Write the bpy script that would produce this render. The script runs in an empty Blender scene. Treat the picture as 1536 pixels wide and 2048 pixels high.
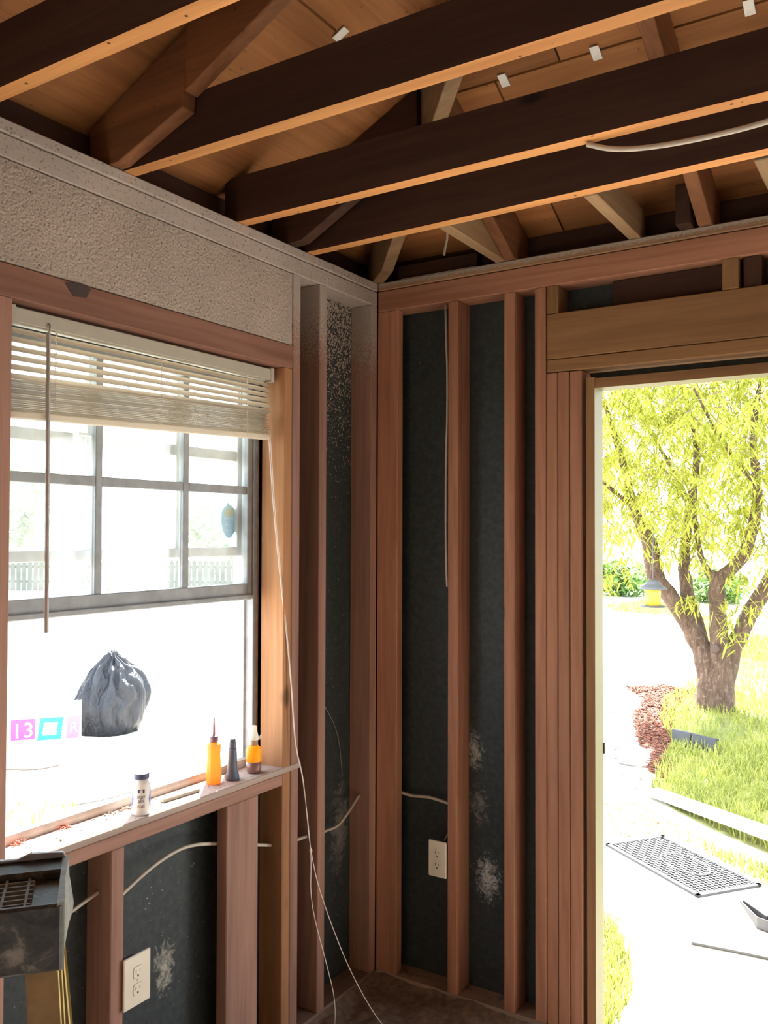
import bpy, bmesh, math, random
from mathutils import Vector, Matrix, noise

random.seed(7)
SC = bpy.context.scene
COL = SC.collection

# ------------------------------------------------------------------ camera
cam_d = bpy.data.cameras.new('camera')
cam = bpy.data.objects.new('camera', cam_d)
COL.objects.link(cam)
F_PX = 1757.63
cam_d.sensor_fit = 'VERTICAL'
cam_d.sensor_height = 36.0
cam_d.lens = F_PX / 2048.0 * 36.0
cam_d.clip_start = 0.05
cam_d.clip_end = 300
yaw, pitch, roll = 0.5648, 0.0227, 0.0032
fw = Vector((-math.sin(yaw) * math.cos(pitch), math.cos(yaw) * math.cos(pitch), math.sin(pitch)))
rt = Vector((math.cos(yaw), math.sin(yaw), 0))
up = rt.cross(fw)
r2 = math.cos(roll) * rt + math.sin(roll) * up
u2 = -math.sin(roll) * rt + math.cos(roll) * up
M = Matrix.Identity(4)
for i in range(3):
    M[i][0], M[i][1], M[i][2] = r2[i], u2[i], -fw[i]
M[0][3], M[1][3], M[2][3] = 1.7059, -2.6437, 1.5466
cam.matrix_world = M
SC.camera = cam

# ------------------------------------------------------------------ sky, sun, exposure
W = bpy.data.worlds.new('sky')
SC.world = W
W.use_nodes = True
bg = W.node_tree.nodes['Background']
bg.inputs[0].default_value = (0.80, 0.90, 1.0, 1)
bg.inputs[1].default_value = 1.0
sun_d = bpy.data.lights.new('sun', 'SUN')
sun_d.energy = 5.2
sun_d.angle = math.radians(0.6)
sun_d.color = (1.0, 0.94, 0.84)
sun = bpy.data.objects.new('sun', sun_d)
COL.objects.link(sun)
sun.rotation_euler = Vector((0.42, -0.60, -0.68)).to_track_quat('-Z', 'Y').to_euler()
SC.view_settings.view_transform = 'Standard'
SC.view_settings.look = 'None'
SC.view_settings.gamma = 1.0
SC.view_settings.use_curve_mapping = False
SC.view_settings.exposure = 2.95
try:
    SC.cycles.max_bounces = 10
    SC.cycles.diffuse_bounces = 7
    SC.cycles.transparent_max_bounces = 24
    SC.cycles.sample_clamp_indirect = 8.0
except Exception:
    pass


# ------------------------------------------------------------------ mesh helpers
class MB:
    def __init__(s):
        s.v, s.f, s.m = [], [], []

    def add(s, verts, faces, mi=0):
        o = len(s.v)
        s.v += [tuple(p) for p in verts]
        s.f += [tuple(i + o for i in f) for f in faces]
        s.m += [mi] * len(faces)
        return s

    def box(s, x0, x1, y0, y1, z0, z1, mi=0):
        v = [(x, y, z) for x in (x0, x1) for y in (y0, y1) for z in (z0, z1)]
        return s.add(v, [(0, 1, 3, 2), (4, 6, 7, 5), (0, 4, 5, 1), (2, 3, 7, 6), (0, 2, 6, 4), (1, 5, 7, 3)], mi)

    def prism(s, poly, d, mi=0):
        """poly: 3-D points in order, d: extrusion vector"""
        n = len(poly)
        d = Vector(d)
        v = [Vector(p) for p in poly] + [Vector(p) + d for p in poly]
        f = [tuple(range(n - 1, -1, -1)), tuple(range(n, 2 * n))]
        f += [(i, (i + 1) % n, n + (i + 1) % n, n + i) for i in range(n)]
        return s.add(v, f, mi)

    def tube(s, pts, r, n=8, mi=0, jit=0.0):
        pts = [Vector(p) for p in pts]
        rs = r if isinstance(r, (list, tuple)) else [r] * len(pts)
        v, f = [], []
        t0 = (pts[1] - pts[0]).normalized()
        a = t0.orthogonal().normalized()
        for i, p in enumerate(pts):
            t = (pts[min(i + 1, len(pts) - 1)] - pts[max(i - 1, 0)]).normalized()
            a = (a - t * a.dot(t)).normalized()
            b = t.cross(a)
            for k in range(n):
                g = 2 * math.pi * k / n
                d = a * math.cos(g) + b * math.sin(g)
                rr = rs[i]
                if jit:
                    rr *= 1 + jit * noise.noise((p + d * rs[i]) * 9)
                v.append(p + d * rr)
        for i in range(len(pts) - 1):
            for k in range(n):
                f.append((i * n + k, i * n + (k + 1) % n, (i + 1) * n + (k + 1) % n, (i + 1) * n + k))
        f.append(tuple(range(n - 1, -1, -1)))
        f.append(tuple((len(pts) - 1) * n + k for k in range(n)))
        return s.add(v, f, mi)

    def lathe(s, prof, c=(0, 0, 0), n=28, mi=0):
        v, f = [], []
        for (r, z) in prof:
            for k in range(n):
                g = 2 * math.pi * k / n
                v.append((c[0] + r * math.cos(g), c[1] + r * math.sin(g), c[2] + z))
        for i in range(len(prof) - 1):
            for k in range(n):
                f.append((i * n + k, i * n + (k + 1) % n, (i + 1) * n + (k + 1) % n, (i + 1) * n + k))
        f.append(tuple(range(n - 1, -1, -1)))
        f.append(tuple((len(prof) - 1) * n + k for k in range(n)))
        return s.add(v, f, mi)

    def build(s, name, mats, parent=None, origin=(0, 0, 0), smooth=False, bevel=0.0):
        me = bpy.data.meshes.new(name)
        o = Vector(origin)
        me.from_pydata([Vector(p) - o for p in s.v], [], s.f)
        if not isinstance(mats, (list, tuple)):
            mats = [mats]
        for m in mats:
            me.materials.append(m)
        me.polygons.foreach_set('material_index', s.m)
        if bevel:
            bm = bmesh.new()
            bm.from_mesh(me)
            bmesh.ops.recalc_face_normals(bm, faces=bm.faces)
            es = [e for e in bm.edges if len(e.link_faces) == 2 and e.calc_face_angle(0) > 0.6]
            bmesh.ops.bevel(bm, geom=es, offset=bevel, segments=1, affect='EDGES', clamp_overlap=True)
            bm.to_mesh(me)
            bm.free()
        else:
            bm = bmesh.new()
            bm.from_mesh(me)
            bmesh.ops.recalc_face_normals(bm, faces=bm.faces)
            bm.to_mesh(me)
            bm.free()
        if smooth:
            me.polygons.foreach_set('use_smooth', [True] * len(me.polygons))
        me.update()
        ob = bpy.data.objects.new(name, me)
        COL.objects.link(ob)
        if parent is not None:
            ob.parent = parent
            ob.location = o
        else:
            ob.location = o
        return ob


def tag(o, label=None, cat=None, group=None, kind=None):
    if label:
        o['label'] = label
    if cat:
        o['category'] = cat
    if group:
        o['group'] = group
    if kind:
        o['kind'] = kind
    return o


def empty(name, loc=(0, 0, 0), rz=0.0):
    o = bpy.data.objects.new(name, None)
    o.empty_display_size = 0.05
    COL.objects.link(o)
    o.location = loc
    o.rotation_euler = (0, 0, rz)
    return o


def text_mesh(body, size, extrude=0.0004):
    """a text turned into plain mesh data, centred, in the XY plane"""
    cu = bpy.data.curves.new('lettering', 'FONT')
    cu.body = body
    cu.size = size
    cu.align_x = 'CENTER'
    cu.align_y = 'CENTER'
    cu.extrude = extrude
    ob = bpy.data.objects.new('lettering', cu)
    COL.objects.link(ob)
    dg = bpy.context.evaluated_depsgraph_get()
    dg.update()
    me = bpy.data.meshes.new_from_object(ob.evaluated_get(dg))
    bpy.data.objects.remove(ob)
    bpy.data.curves.remove(cu)
    return me


# ------------------------------------------------------------------ material helpers
def nt(name):
    m = bpy.data.materials.new(name)
    m.use_nodes = True
    t = m.node_tree
    return m, t, t.nodes['Principled BSDF']


def N(t, kind, **kw):
    n = t.nodes.new(kind)
    for k, v in kw.items():
        if k.startswith('_'):
            setattr(n, k[1:], v)
        else:
            n.inputs[k.replace('__', ' ')].default_value = v
    return n


def ramp(t, fac, stops):
    r = t.nodes.new('ShaderNodeValToRGB')
    e = r.color_ramp.elements
    while len(e) < len(stops):
        e.new(0.5)
    for i, (p, c) in enumerate(stops):
        e[i].position = p
        e[i].color = (*c, 1) if len(c) == 3 else c
    t.links.new(fac, r.inputs[0])
    return r.outputs[0]


def mixc(t, fac, a, b, blend='MIX'):
    n = t.nodes.new('ShaderNodeMix')
    n.data_type = 'RGBA'
    n.blend_type = blend
    for sock, val in ((n.inputs[0], fac), (n.inputs[6], a), (n.inputs[7], b)):
        if hasattr(val, 'is_output'):
            t.links.new(val, sock)
        elif isinstance(val, (int, float)):
            sock.default_value = val
        else:
            sock.default_value = (*val, 1)
    return n.outputs[2]


def math_n(t, op, a, b=None, clamp=False):
    n = t.nodes.new('ShaderNodeMath')
    n.operation = op
    n.use_clamp = clamp
    for i, val in enumerate((a, b)):
        if val is None:
            continue
        if hasattr(val, 'is_output'):
            t.links.new(val, n.inputs[i])
        else:
            n.inputs[i].default_value = val
    return n.outputs[0]


def coords(t, scale=(1, 1, 1)):
    tc = t.nodes.new('ShaderNodeTexCoord')
    mp = t.nodes.new('ShaderNodeMapping')
    mp.inputs['Scale'].default_value = scale
    t.links.new(tc.outputs['Object'], mp.inputs['Vector'])
    return mp.outputs[0], tc.outputs['Object']


def noise_n(t, vec, scale, detail=4, rough=0.55, dist=0.0):
    n = N(t, 'ShaderNodeTexNoise', Scale=scale, Detail=detail, Roughness=rough, Distortion=dist)
    t.links.new(vec, n.inputs['Vector'])
    return n.outputs['Fac']


def bump(t, h, strength, dist, bsdf):
    b = N(t, 'ShaderNodeBump', Strength=strength, Distance=dist)
    t.links.new(h, b.inputs['Height'])
    t.links.new(b.outputs[0], bsdf.inputs['Normal'])


def plain(name, col, rough=0.6, metal=0.0, var=0.12, scale=30.0, spec=0.4, bmp=0.0):
    m, t, b = nt(name)
    v, _ = coords(t)
    f = noise_n(t, v, scale, 4)
    c0 = tuple(max(0, c * (1 - var)) for c in col)
    c1 = tuple(min(1, c * (1 + var)) for c in col)
    t.links.new(ramp(t, f, [(0.3, c0), (0.7, c1)]), b.inputs['Base Color'])
    b.inputs['Roughness'].default_value = rough
    b.inputs['Metallic'].default_value = metal
    b.inputs['Specular IOR Level'].default_value = spec
    if bmp:
        bump(t, f, bmp, 0.01, b)
    return m


def wood(name, dark, light, axis, rough=0.75, knots=True, spray=None, dots=0.0):
    """sawn lumber: grain along axis, knots, nail specks; spray = (grey, z0, z1) overspray of ceiling paint above z0..z1"""
    m, t, b = nt(name)
    s = [26.0, 26.0, 26.0]
    s[axis] = 1.3
    v, raw = coords(t, tuple(s))
    oi = t.nodes.new('ShaderNodeObjectInfo')
    add = t.nodes.new('ShaderNodeVectorMath')
    add.operation = 'ADD'
    t.links.new(v, add.inputs[0])
    mul = t.nodes.new('ShaderNodeVectorMath')
    mul.operation = 'SCALE'
    mul.inputs[0].default_value = (13, 7, 29)
    t.links.new(oi.outputs['Random'], mul.inputs['Scale'])
    t.links.new(mul.outputs[0], add.inputs[1])
    vv = add.outputs[0]
    g = noise_n(t, vv, 1.6, 6, 0.6, 0.6)
    g2 = noise_n(t, vv, 0.35, 3, 0.5)
    col = ramp(t, g, [(0.25, dark), (0.5, tuple((a + c) / 2 for a, c in zip(dark, light))), (0.75, light)])
    blot = ramp(t, g2, [(0.3, (0.72, 0.72, 0.72)), (0.7, (1.12, 1.12, 1.12))])
    col = mixc(t, 1.0, col, blot, 'MULTIPLY')
    rnd = ramp(t, oi.outputs['Random'], [(0.0, (0.82, 0.80, 0.80)), (1.0, (1.12, 1.1, 1.08))])
    col = mixc(t, 1.0, col, rnd, 'MULTIPLY')
    if knots:
        ks = [5.0, 5.0, 5.0]
        ks[axis] = 2.2
        kv, _ = coords(t, tuple(ks))
        vo = N(t, 'ShaderNodeTexVoronoi', Scale=1.0)
        t.links.new(kv, vo.inputs['Vector'])
        kf = ramp(t, vo.outputs['Distance'], [(0.045, (1, 1, 1)), (0.10, (0, 0, 0))])
        col = mixc(t, kf, col, tuple(c * 0.35 for c in dark))
    if dots:
        dv, _ = coords(t, (22, 22, 22))
        vo = N(t, 'ShaderNodeTexVoronoi', Scale=1.0)
        t.links.new(dv, vo.inputs['Vector'])
        kf = ramp(t, vo.outputs['Distance'], [(0.07, (dots,) * 3), (0.10, (0, 0, 0))])
        col = mixc(t, kf, col, (0.03, 0.018, 0.01))
    if spray:
        grey, z0, z1 = spray
        sep = t.nodes.new('ShaderNodeSeparateXYZ')
        t.links.new(raw, sep.inputs[0])
        h = t.nodes.new('ShaderNodeMapRange')
        h.inputs['From Min'].default_value = z0
        h.inputs['From Max'].default_value = z1
        t.links.new(sep.outputs['Z'], h.inputs['Value'])
        fine = noise_n(t, raw, 140, 3, 0.6)
        f = math_n(t, 'ADD', h.outputs[0], math_n(t, 'MULTIPLY', math_n(t, 'SUBTRACT', fine, 0.5), 0.9))
        f = ramp(t, f, [(0.40, (0, 0, 0)), (0.62, (0.92, 0.92, 0.92))])
        col = mixc(t, f, col, grey)
    t.links.new(col, b.inputs['Base Color'])
    b.inputs['Roughness'].default_value = rough
    b.inputs['Specular IOR Level'].default_value = 0.25
    bump(t, g, 0.25, 0.002, b)
    return m


GREY = (0.40, 0.35, 0.31)
STUD = [wood('stud_wood_' + 'xyz'[a], (0.27, 0.118, 0.068), (0.44, 0.222, 0.138), a) for a in range(3)]
STUDL = [wood('sprayed_stud_wood_' + 'xyz'[a], (0.26, 0.140, 0.105), (0.43, 0.250, 0.185), a, spray=(GREY, 1.85, 2.5)) for a in range(3)]
DOORW = [wood('door_frame_wood_' + 'xyz'[a], (0.225, 0.118, 0.050), (0.36, 0.195, 0.088), a) for a in range(3)]
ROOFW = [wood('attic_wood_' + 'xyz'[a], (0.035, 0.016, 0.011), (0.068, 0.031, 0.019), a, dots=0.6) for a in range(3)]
EDGEW = [wood('pale_edge_wood_' + 'xyz'[a], (0.46, 0.20, 0.065), (0.66, 0.33, 0.12), a, knots=False, dots=0.9) for a in range(3)]  # paler, more orange wood for the lower edges of the joists
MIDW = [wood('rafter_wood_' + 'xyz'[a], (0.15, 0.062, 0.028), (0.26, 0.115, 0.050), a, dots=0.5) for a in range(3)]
OUTW = [wood('outlooker_wood_' + 'xyz'[a], (0.22, 0.135, 0.070), (0.34, 0.225, 0.125), a) for a in range(3)]
PALEW = [wood('pale_wood_' + 'xyz'[a], (0.42, 0.27, 0.14), (0.60, 0.42, 0.25), a) for a in range(3)]
PLY = [wood('roof_plywood_' + 'xyz'[a], (0.25, 0.100, 0.034), (0.42, 0.185, 0.064), a, dots=0.4) for a in range(3)]
DUSTY = [wood('dust_covered_wood_' + 'xyz'[a], (0.20, 0.14, 0.11), (0.30, 0.22, 0.17), a) for a in range(3)]
HPW = [wood('window_header_wood_' + 'xyz'[a], (0.20, 0.095, 0.068), (0.32, 0.165, 0.12), a) for a in range(3)]
JAMBW = [wood('window_lit_jamb_wood_' + 'xyz'[a], (0.33, 0.155, 0.068), (0.52, 0.275, 0.135), a) for a in range(3)]  # more orange than the studs: window light put into the wood colour


def lum(name, x0, x1, y0, y1, z0, z1, mats, parent, bevel=0.0025, label=None):
    d = (x1 - x0, y1 - y0, z1 - z0)
    a = d.index(max(d))
    o = MB().box(x0, x1, y0, y1, z0, z1).build(name, mats[a], parent, bevel=bevel)
    if label:
        o['label'] = label
    return o


def popcorn(name, col, amp):
    m, t, b = nt(name)
    v, _ = coords(t)
    n1 = noise_n(t, v, 120, 4, 0.6)
    vo = N(t, 'ShaderNodeTexVoronoi', Scale=150.0)
    t.links.new(v, vo.inputs['Vector'])
    n2 = noise_n(t, v, 3.0, 3)
    col1 = ramp(t, n2, [(0.3, tuple(c * 0.86 for c in col)), (0.7, tuple(c * 1.1 for c in col))])
    pit = ramp(t, n1, [(0.32, (0.36, 0.32, 0.29)), (0.41, (1, 1, 1)), (0.66, (1, 1, 1)), (0.74, (1.35, 1.33, 1.3))])
    t.links.new(mixc(t, 1.0, col1, pit, 'MULTIPLY'), b.inputs['Base Color'])
    b.inputs['Roughness'].default_value = 0.9
    h = math_n(t, 'ADD', n1, math_n(t, 'MULTIPLY', vo.outputs['Distance'], 0.7))
    bump(t, h, amp, 0.004, b)
    return m


M_POP = popcorn('popcorn_texture_paint', (0.40, 0.335, 0.29), 0.9)
M_PLATE = popcorn('sprayed_plate_paint', (0.42, 0.36, 0.32), 0.35)


def sheath_mat(name, marks, spray=None):
    """black asphalt-coated fibreboard; marks = (centre, radii, threshold, colour) plaster-dust stains; spray = corner splatter"""
    m, t, b = nt(name)
    v, raw = coords(t)
    n = noise_n(t, v, 60, 5)
    nl = noise_n(t, v, 3, 3)
    col = ramp(t, n, [(0.3, (0.013, 0.019, 0.020)), (0.7, (0.033, 0.043, 0.044))])
    col = mixc(t, math_n(t, 'MULTIPLY', nl, 0.25), col, (0.055, 0.064, 0.066))
    for (c, r, th, cc, sc) in marks:
        mp = t.nodes.new('ShaderNodeMapping')
        mp.inputs['Location'].default_value = tuple(-a / q for a, q in zip(c, r))
        mp.inputs['Scale'].default_value = tuple(1 / q for q in r)
        t.links.new(raw, mp.inputs[0])
        ln = t.nodes.new('ShaderNodeVectorMath')
        ln.operation = 'LENGTH'
        t.links.new(mp.outputs[0], ln.inputs[0])
        fall = math_n(t, 'SUBTRACT', 1.0, ln.outputs['Value'], True)
        ns = noise_n(t, raw, sc, 6, 0.7, 1.5)
        f = math_n(t, 'ADD', math_n(t, 'MULTIPLY', fall, 0.5), math_n(t, 'SUBTRACT', ns, 0.5))
        f = ramp(t, f, [(th, (0, 0, 0)), (th + 0.22, (0.75, 0.75, 0.75))])
        f2 = math_n(t, 'MULTIPLY', f, math_n(t, 'MULTIPLY', fall, 3.0, True))
        col = mixc(t, f2, col, cc)
    if spray:
        sep = t.nodes.new('ShaderNodeSeparateXYZ')
        t.links.new(raw, sep.inputs[0])
        h = t.nodes.new('ShaderNodeMapRange')
        h.inputs['From Min'].default_value = spray[0]
        h.inputs['From Max'].default_value = spray[1]
        t.links.new(sep.outputs['Z'], h.inputs['Value'])
        sp = noise_n(t, raw, 150, 2, 0.5)
        f = math_n(t, 'ADD', math_n(t, 'MULTIPLY', h.outputs[0], 0.30), sp)
        f = ramp(t, f, [(0.72, (0, 0, 0)), (0.76, (1, 1, 1))])
        col = mixc(t, f, col, (0.42, 0.36, 0.31))
    sp = N(t, 'ShaderNodeTexVoronoi', Scale=55.0)
    t.links.new(raw, sp.inputs['Vector'])
    sf = ramp(t, sp.outputs['Distance'], [(0.05, (0.8, 0.8, 0.8)), (0.09, (0, 0, 0))])
    sm = ramp(t, noise_n(t, raw, 9, 2), [(0.62, (0, 0, 0)), (0.66, (1, 1, 1))])
    col = mixc(t, math_n(t, 'MULTIPLY', sf, sm), col, (0.4, 0.4, 0.38))
    t.links.new(col, b.inputs['Base Color'])
    b.inputs['Roughness'].default_value = 0.62
    b.inputs['Specular IOR Level'].default_value = 0.35
    bump(t, n, 0.2, 0.002, b)
    return m


M_SHL = sheath_mat('black_sheathing_left', [((-0.089, -0.915, 0.36), (0.5, 0.065, 0.15), 0.26, (0.46, 0.43, 0.36), 26),
                                            ((-0.089, -0.10, 0.50), (0.5, 0.10, 0.30), 0.24, (0.20, 0.19, 0.18), 20)], spray=(1.55, 2.45))
M_SHR = sheath_mat('black_sheathing_right', [((0.395, 0.089, 0.37), (0.10, 0.5, 0.15), 0.26, (0.60, 0.60, 0.58), 46),
                                             ((0.345, 0.089, 0.80), (0.07, 0.5, 0.12), 0.24, (0.45, 0.45, 0.40), 34),
                                             ((0.365, 0.089, 0.62), (0.09, 0.5, 0.16), 0.30, (0.22, 0.22, 0.20), 22)])
M_EXT = plain('outside_siding_paint', (0.72, 0.70, 0.66), 0.7)

# ------------------------------------------------------------------ room shell: floor, far walls, roof
RX, RY = 4.4, -5.0          # room size along the door wall and along the window wall
ZT = 2.44                   # top of the plates


def floor_mat():
    m, t, b = nt('dusty_concrete')
    v, _ = coords(t)
    n = noise_n(t, v, 5, 6, 0.65)
    n2 = noise_n(t, v, 60, 4)
    c = ramp(t, n, [(0.3, (0.48, 0.41, 0.35)), (0.7, (0.66, 0.58, 0.51))])
    c = mixc(t, math_n(t, 'MULTIPLY', n2, 0.30), c, (0.36, 0.29, 0.24))
    t.links.new(c, b.inputs['Base Color'])
    b.inputs['Roughness'].default_value = 0.9
    bump(t, math_n(t, 'ADD', n, n2), 0.5, 0.01, b)
    return m


M_FLOOR = floor_mat()
fl = MB().box(0.0, RX, RY, 0.0, -0.12, -0.04).build('floor', M_FLOOR)
tag(fl, 'dusty brown concrete floor in the corner of the gutted room', kind='structure')

M_BOARD = plain('bare_plasterboard', (0.62, 0.54, 0.46), 0.9, var=0.06, scale=4)
# the two walls behind the camera: plasterboard closing the room
wb = MB()
wb.box(-0.10, RX + 0.10, RY - 0.10, RY, -0.12, 2.50)
tag(wb.build('wall_back', M_BOARD), 'plain plasterboard wall behind the viewer', kind='structure')
we = MB()
we.box(RX, RX + 0.10, RY, 0.10, -0.12, 2.50)
tag(we.build('wall_side', M_BOARD), 'plain plasterboard wall beside the viewer', kind='structure')

# dust and plaster rubble swept into the corner, over the bottom plates
rb = MB()
nx, ny = 60, 62
vs, fs = [], []
for j in range(ny + 1):
    for i in range(nx + 1):
        x, y = -0.085 + 0.705 * i / nx, -0.80 + 0.885 * j / ny
        onp = max(0.0, min(1.0, (0.012 - x) / 0.02), min(1.0, (y + 0.012) / 0.02))
        dw = min(max(x, 0.0), max(-y, 0.0))
        h = 0.022 * math.exp(-dw / 0.10) + 0.016 * noise.noise(Vector((x * 9, y * 9, 0))) + 0.008 * noise.noise(Vector((x * 38, y * 38, 4)))
        z = -0.041 + 0.007 * min(1.0, (0.62 - x) / 0.05) * min(1.0, (y + 0.80) / 0.05) + max(0.0, h) * min(1.0, (0.62 - x) / 0.15) * min(1.0, (y + 0.80) / 0.15 + 0.05)
        zp = -0.004 + 0.010 * noise.noise(Vector((x * 14, y * 14, 2))) + 0.004 * noise.noise(Vector((x * 60, y * 60, 7)))
        vs.append((x, y, z * (1 - onp) + zp * onp))
for j in range(ny):
    for i in range(nx):
        fs.append((j * (nx + 1) + i, j * (nx + 1) + i + 1, (j + 1) * (nx + 1) + i + 1, (j + 1) * (nx + 1) + i))
rb.add(vs, fs)
tag(rb.build('corner_dirt', plain('brown_dust', (0.17, 0.125, 0.10), 0.95, var=0.35, scale=45), origin=(0.2, -0.2, -0.04), smooth=True), 'brown dust and plaster rubble on the floor in the room corner', 'dirt', kind='stuff')

# ------------------------------------------------------------------ roof: hip roof over the corner
ROOF = empty('ceiling')
tag(ROOF, 'open roof framing with dark joists, rafters and orange plywood above', kind='structure')
EAVE, SL, ZD = 0.655, 0.5, 2.585


def clip(poly, n, c):
    """keep the part of a plan polygon with n.p <= c"""
    out = []
    for i in range(len(poly)):
        a, b = poly[i], poly[(i + 1) % len(poly)]
        da, db = a[0] * n[0] + a[1] * n[1] - c, b[0] * n[0] + b[1] * n[1] - c
        if da <= 0:
            out.append(a)
        if da * db < 0:
            k = da / (da - db)
            out.append((a[0] + (b[0] - a[0]) * k, a[1] + (b[1] - a[1]) * k))
    return out


XR = RX / 2
slopes = {
    'left': ([(-EAVE, EAVE), (-EAVE, RY - EAVE), (XR, RY + XR), (XR, -XR)], (1, 0), 0.0, lambda x, y: ZD + SL * x, 1),
    'front': ([(-EAVE, EAVE), (XR, -XR), (RX + EAVE, EAVE)], (0, -1), 0.0, lambda x, y: ZD - SL * y, 0),
    'east': ([(RX + EAVE, EAVE), (XR, -XR), (XR, RY + XR), (RX + EAVE, RY - EAVE)], (-1, 0), RX, lambda x, y: ZD + SL * (RX - x), 1),
    'back': ([(-EAVE, RY - EAVE), (RX + EAVE, RY - EAVE), (XR, RY + XR)], (0, 1), -RY, lambda x, y: ZD + SL * (y - RY), 0),
}
G = 0.003
for key, (poly, nrm, off, zf, ax) in slopes.items():
    cuts = [-EAVE, 0.436, 1.52, XR + 0.01]
    for k in range(3):
        # distance up the slope in plan: d = n.p + off
        strip = clip(poly, nrm, cuts[k + 1] - G - off)
        strip = clip(strip, (-nrm[0], -nrm[1]), -(cuts[k] + G - off))
        if len(strip) < 3:
            continue
        lo = min(p[ax] for p in strip)
        hi = max(p[ax] for p in strip)
        # staggered butt joints along the strip
        js = [lo - 1]
        q = lo - (0.9 if k % 2 else 0.0) + 1.32
        while q < hi:
            if q > lo + 0.25:
                js.append(q)
            q += 2.44
        js.append(hi + 1)
        for a, b2 in zip(js[:-1], js[1:]):
            nn = (1, 0) if ax == 0 else (0, 1)
            pc = clip(strip, nn, b2 - G)
            pc = clip(pc, (-nn[0], -nn[1]), -(a + G))
            if len(pc) < 3:
                continue
            MB().prism([(x, y, zf(x, y)) for x, y in pc], (0, 0, 0.013)).build('roof_panel', PLY[ax], ROOF)
M_FELT = plain('roofing_felt', (0.02, 0.02, 0.022), 0.95)
cv = MB()
for key, (poly, nrm, off, zf, ax) in slopes.items():
    cv.prism([(x, y, zf(x, y) + 0.014) for x, y in poly], (0, 0, 0.02))
cv.build('roof_covering', M_FELT, ROOF)
# bird blocking between plate and deck along the outer face of each wall (keeps the attic edge dark)
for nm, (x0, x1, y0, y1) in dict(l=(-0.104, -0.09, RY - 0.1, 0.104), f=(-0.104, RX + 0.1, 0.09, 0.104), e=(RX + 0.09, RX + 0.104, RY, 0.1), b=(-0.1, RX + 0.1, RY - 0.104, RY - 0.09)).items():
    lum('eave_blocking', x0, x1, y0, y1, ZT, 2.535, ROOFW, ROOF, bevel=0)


def joist(name, pl, z0, z1, parent=ROOF):
    """pl: plan quad; dark wood on the sides and top, a much paler wood on the lower edge"""
    mb = MB()
    n = len(pl)
    v = [(x, y, z0) for x, y in pl] + [(x, y, z1) for x, y in pl]
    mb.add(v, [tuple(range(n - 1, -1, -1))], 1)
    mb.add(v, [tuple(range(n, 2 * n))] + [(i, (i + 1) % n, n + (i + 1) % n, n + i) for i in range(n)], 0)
    xs = [p[0] for p in pl]
    ys = [p[1] for p in pl]
    a = 0 if max(xs) - min(xs) > max(ys) - min(ys) else 1
    bm_o = mb
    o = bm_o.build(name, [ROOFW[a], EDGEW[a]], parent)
    bm = bmesh.new()
    bm.from_mesh(o.data)
    bmesh.ops.remove_doubles(bm, verts=bm.verts, dist=1e-5)
    bmesh.ops.recalc_face_normals(bm, faces=bm.faces)
    bm.to_mesh(o.data)
    bm.free()
    return o


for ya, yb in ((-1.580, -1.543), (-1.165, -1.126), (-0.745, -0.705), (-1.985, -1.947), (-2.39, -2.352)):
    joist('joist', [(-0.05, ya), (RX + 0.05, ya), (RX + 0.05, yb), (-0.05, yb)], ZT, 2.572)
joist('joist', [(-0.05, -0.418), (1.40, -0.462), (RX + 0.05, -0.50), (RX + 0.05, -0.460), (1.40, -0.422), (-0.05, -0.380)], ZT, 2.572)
# short outlookers between the last joist and the door-wall plate
for xa, xb in ((0.466, 0.503), (0.909, 0.946), (1.333, 1.370), (1.77, 1.807)):
    o = lum('outlooker', xa, xb, -0.40, 0.05, ZT, 2.535, OUTW, ROOF)
RD = 0.157     # vertical depth of a rafter


def rafter_left(y0, y1, xs=-0.6, xe=XR - 0.02, name='rafter'):
    xe = min(xe, -y0 - 0.02) if -y0 < XR else xe
    zb = lambda x: ZD - RD + SL * x
    mb = MB().prism([(xs, y0, zb(xs)), (xe, y0, zb(xe)), (xe, y0, zb(xe) + RD - 0.002), (xs, y0, zb(xs) + RD - 0.002)], (0, y1 - y0, 0))
    return mb.build(name, MIDW[0], ROOF, bevel=0.002)


rafter_left(-1.207, -1.168, xs=0.252)
rafter_left(-2.03, -1.99)
rafter_left(-2.62, -2.58)
# rafter heel beside the second joist: cut piece standing on the plate
MB().prism([(-0.075, -1.208, 2.44), (0.03, -1.208, 2.442), (0.245, -1.208, 2.520), (0.262, -1.208, 2.70), (-0.075, -1.208, 2.545)], (0, 0.040, 0)).build('rafter_heel', MIDW[0], ROOF, bevel=0.002)
MB().prism([(-0.07, -0.512, 2.44), (0.05, -0.512, 2.443), (0.20, -0.512, 2.52), (0.46, -0.512, 2.655), (0.46, -0.512, 2.81), (-0.07, -0.512, 2.548)], (0, 0.042, 0)).build('rafter', ROOFW[0], ROOF, bevel=0.002)


def jack(x0, x1, ys=0.6):
    ye = -x0 + 0.02
    zb = lambda y: ZD - RD - SL * y
    poly = [(x0, 0.09, zb(0.09) + 0.06), (x0, 0.0, ZT), (x0, -0.02, zb(-0.02)), (x0, ye, zb(ye)), (x0, ye, zb(ye) + RD - 0.002), (x0, 0.09, zb(0.09) + RD - 0.002)]
    return MB().prism(poly, (x1 - x0, 0, 0)).build('jack_rafter', MIDW[1], ROOF, bevel=0.002)


jack(0.505, 0.543)
jack(1.118, 1.157)
jack(1.735, 1.774)
lum('rafter_block', 1.062, 1.104, -0.05, 0.08, ZT, 2.56, ROOFW, ROOF, label='short block nailed beside the jack rafter')
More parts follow.
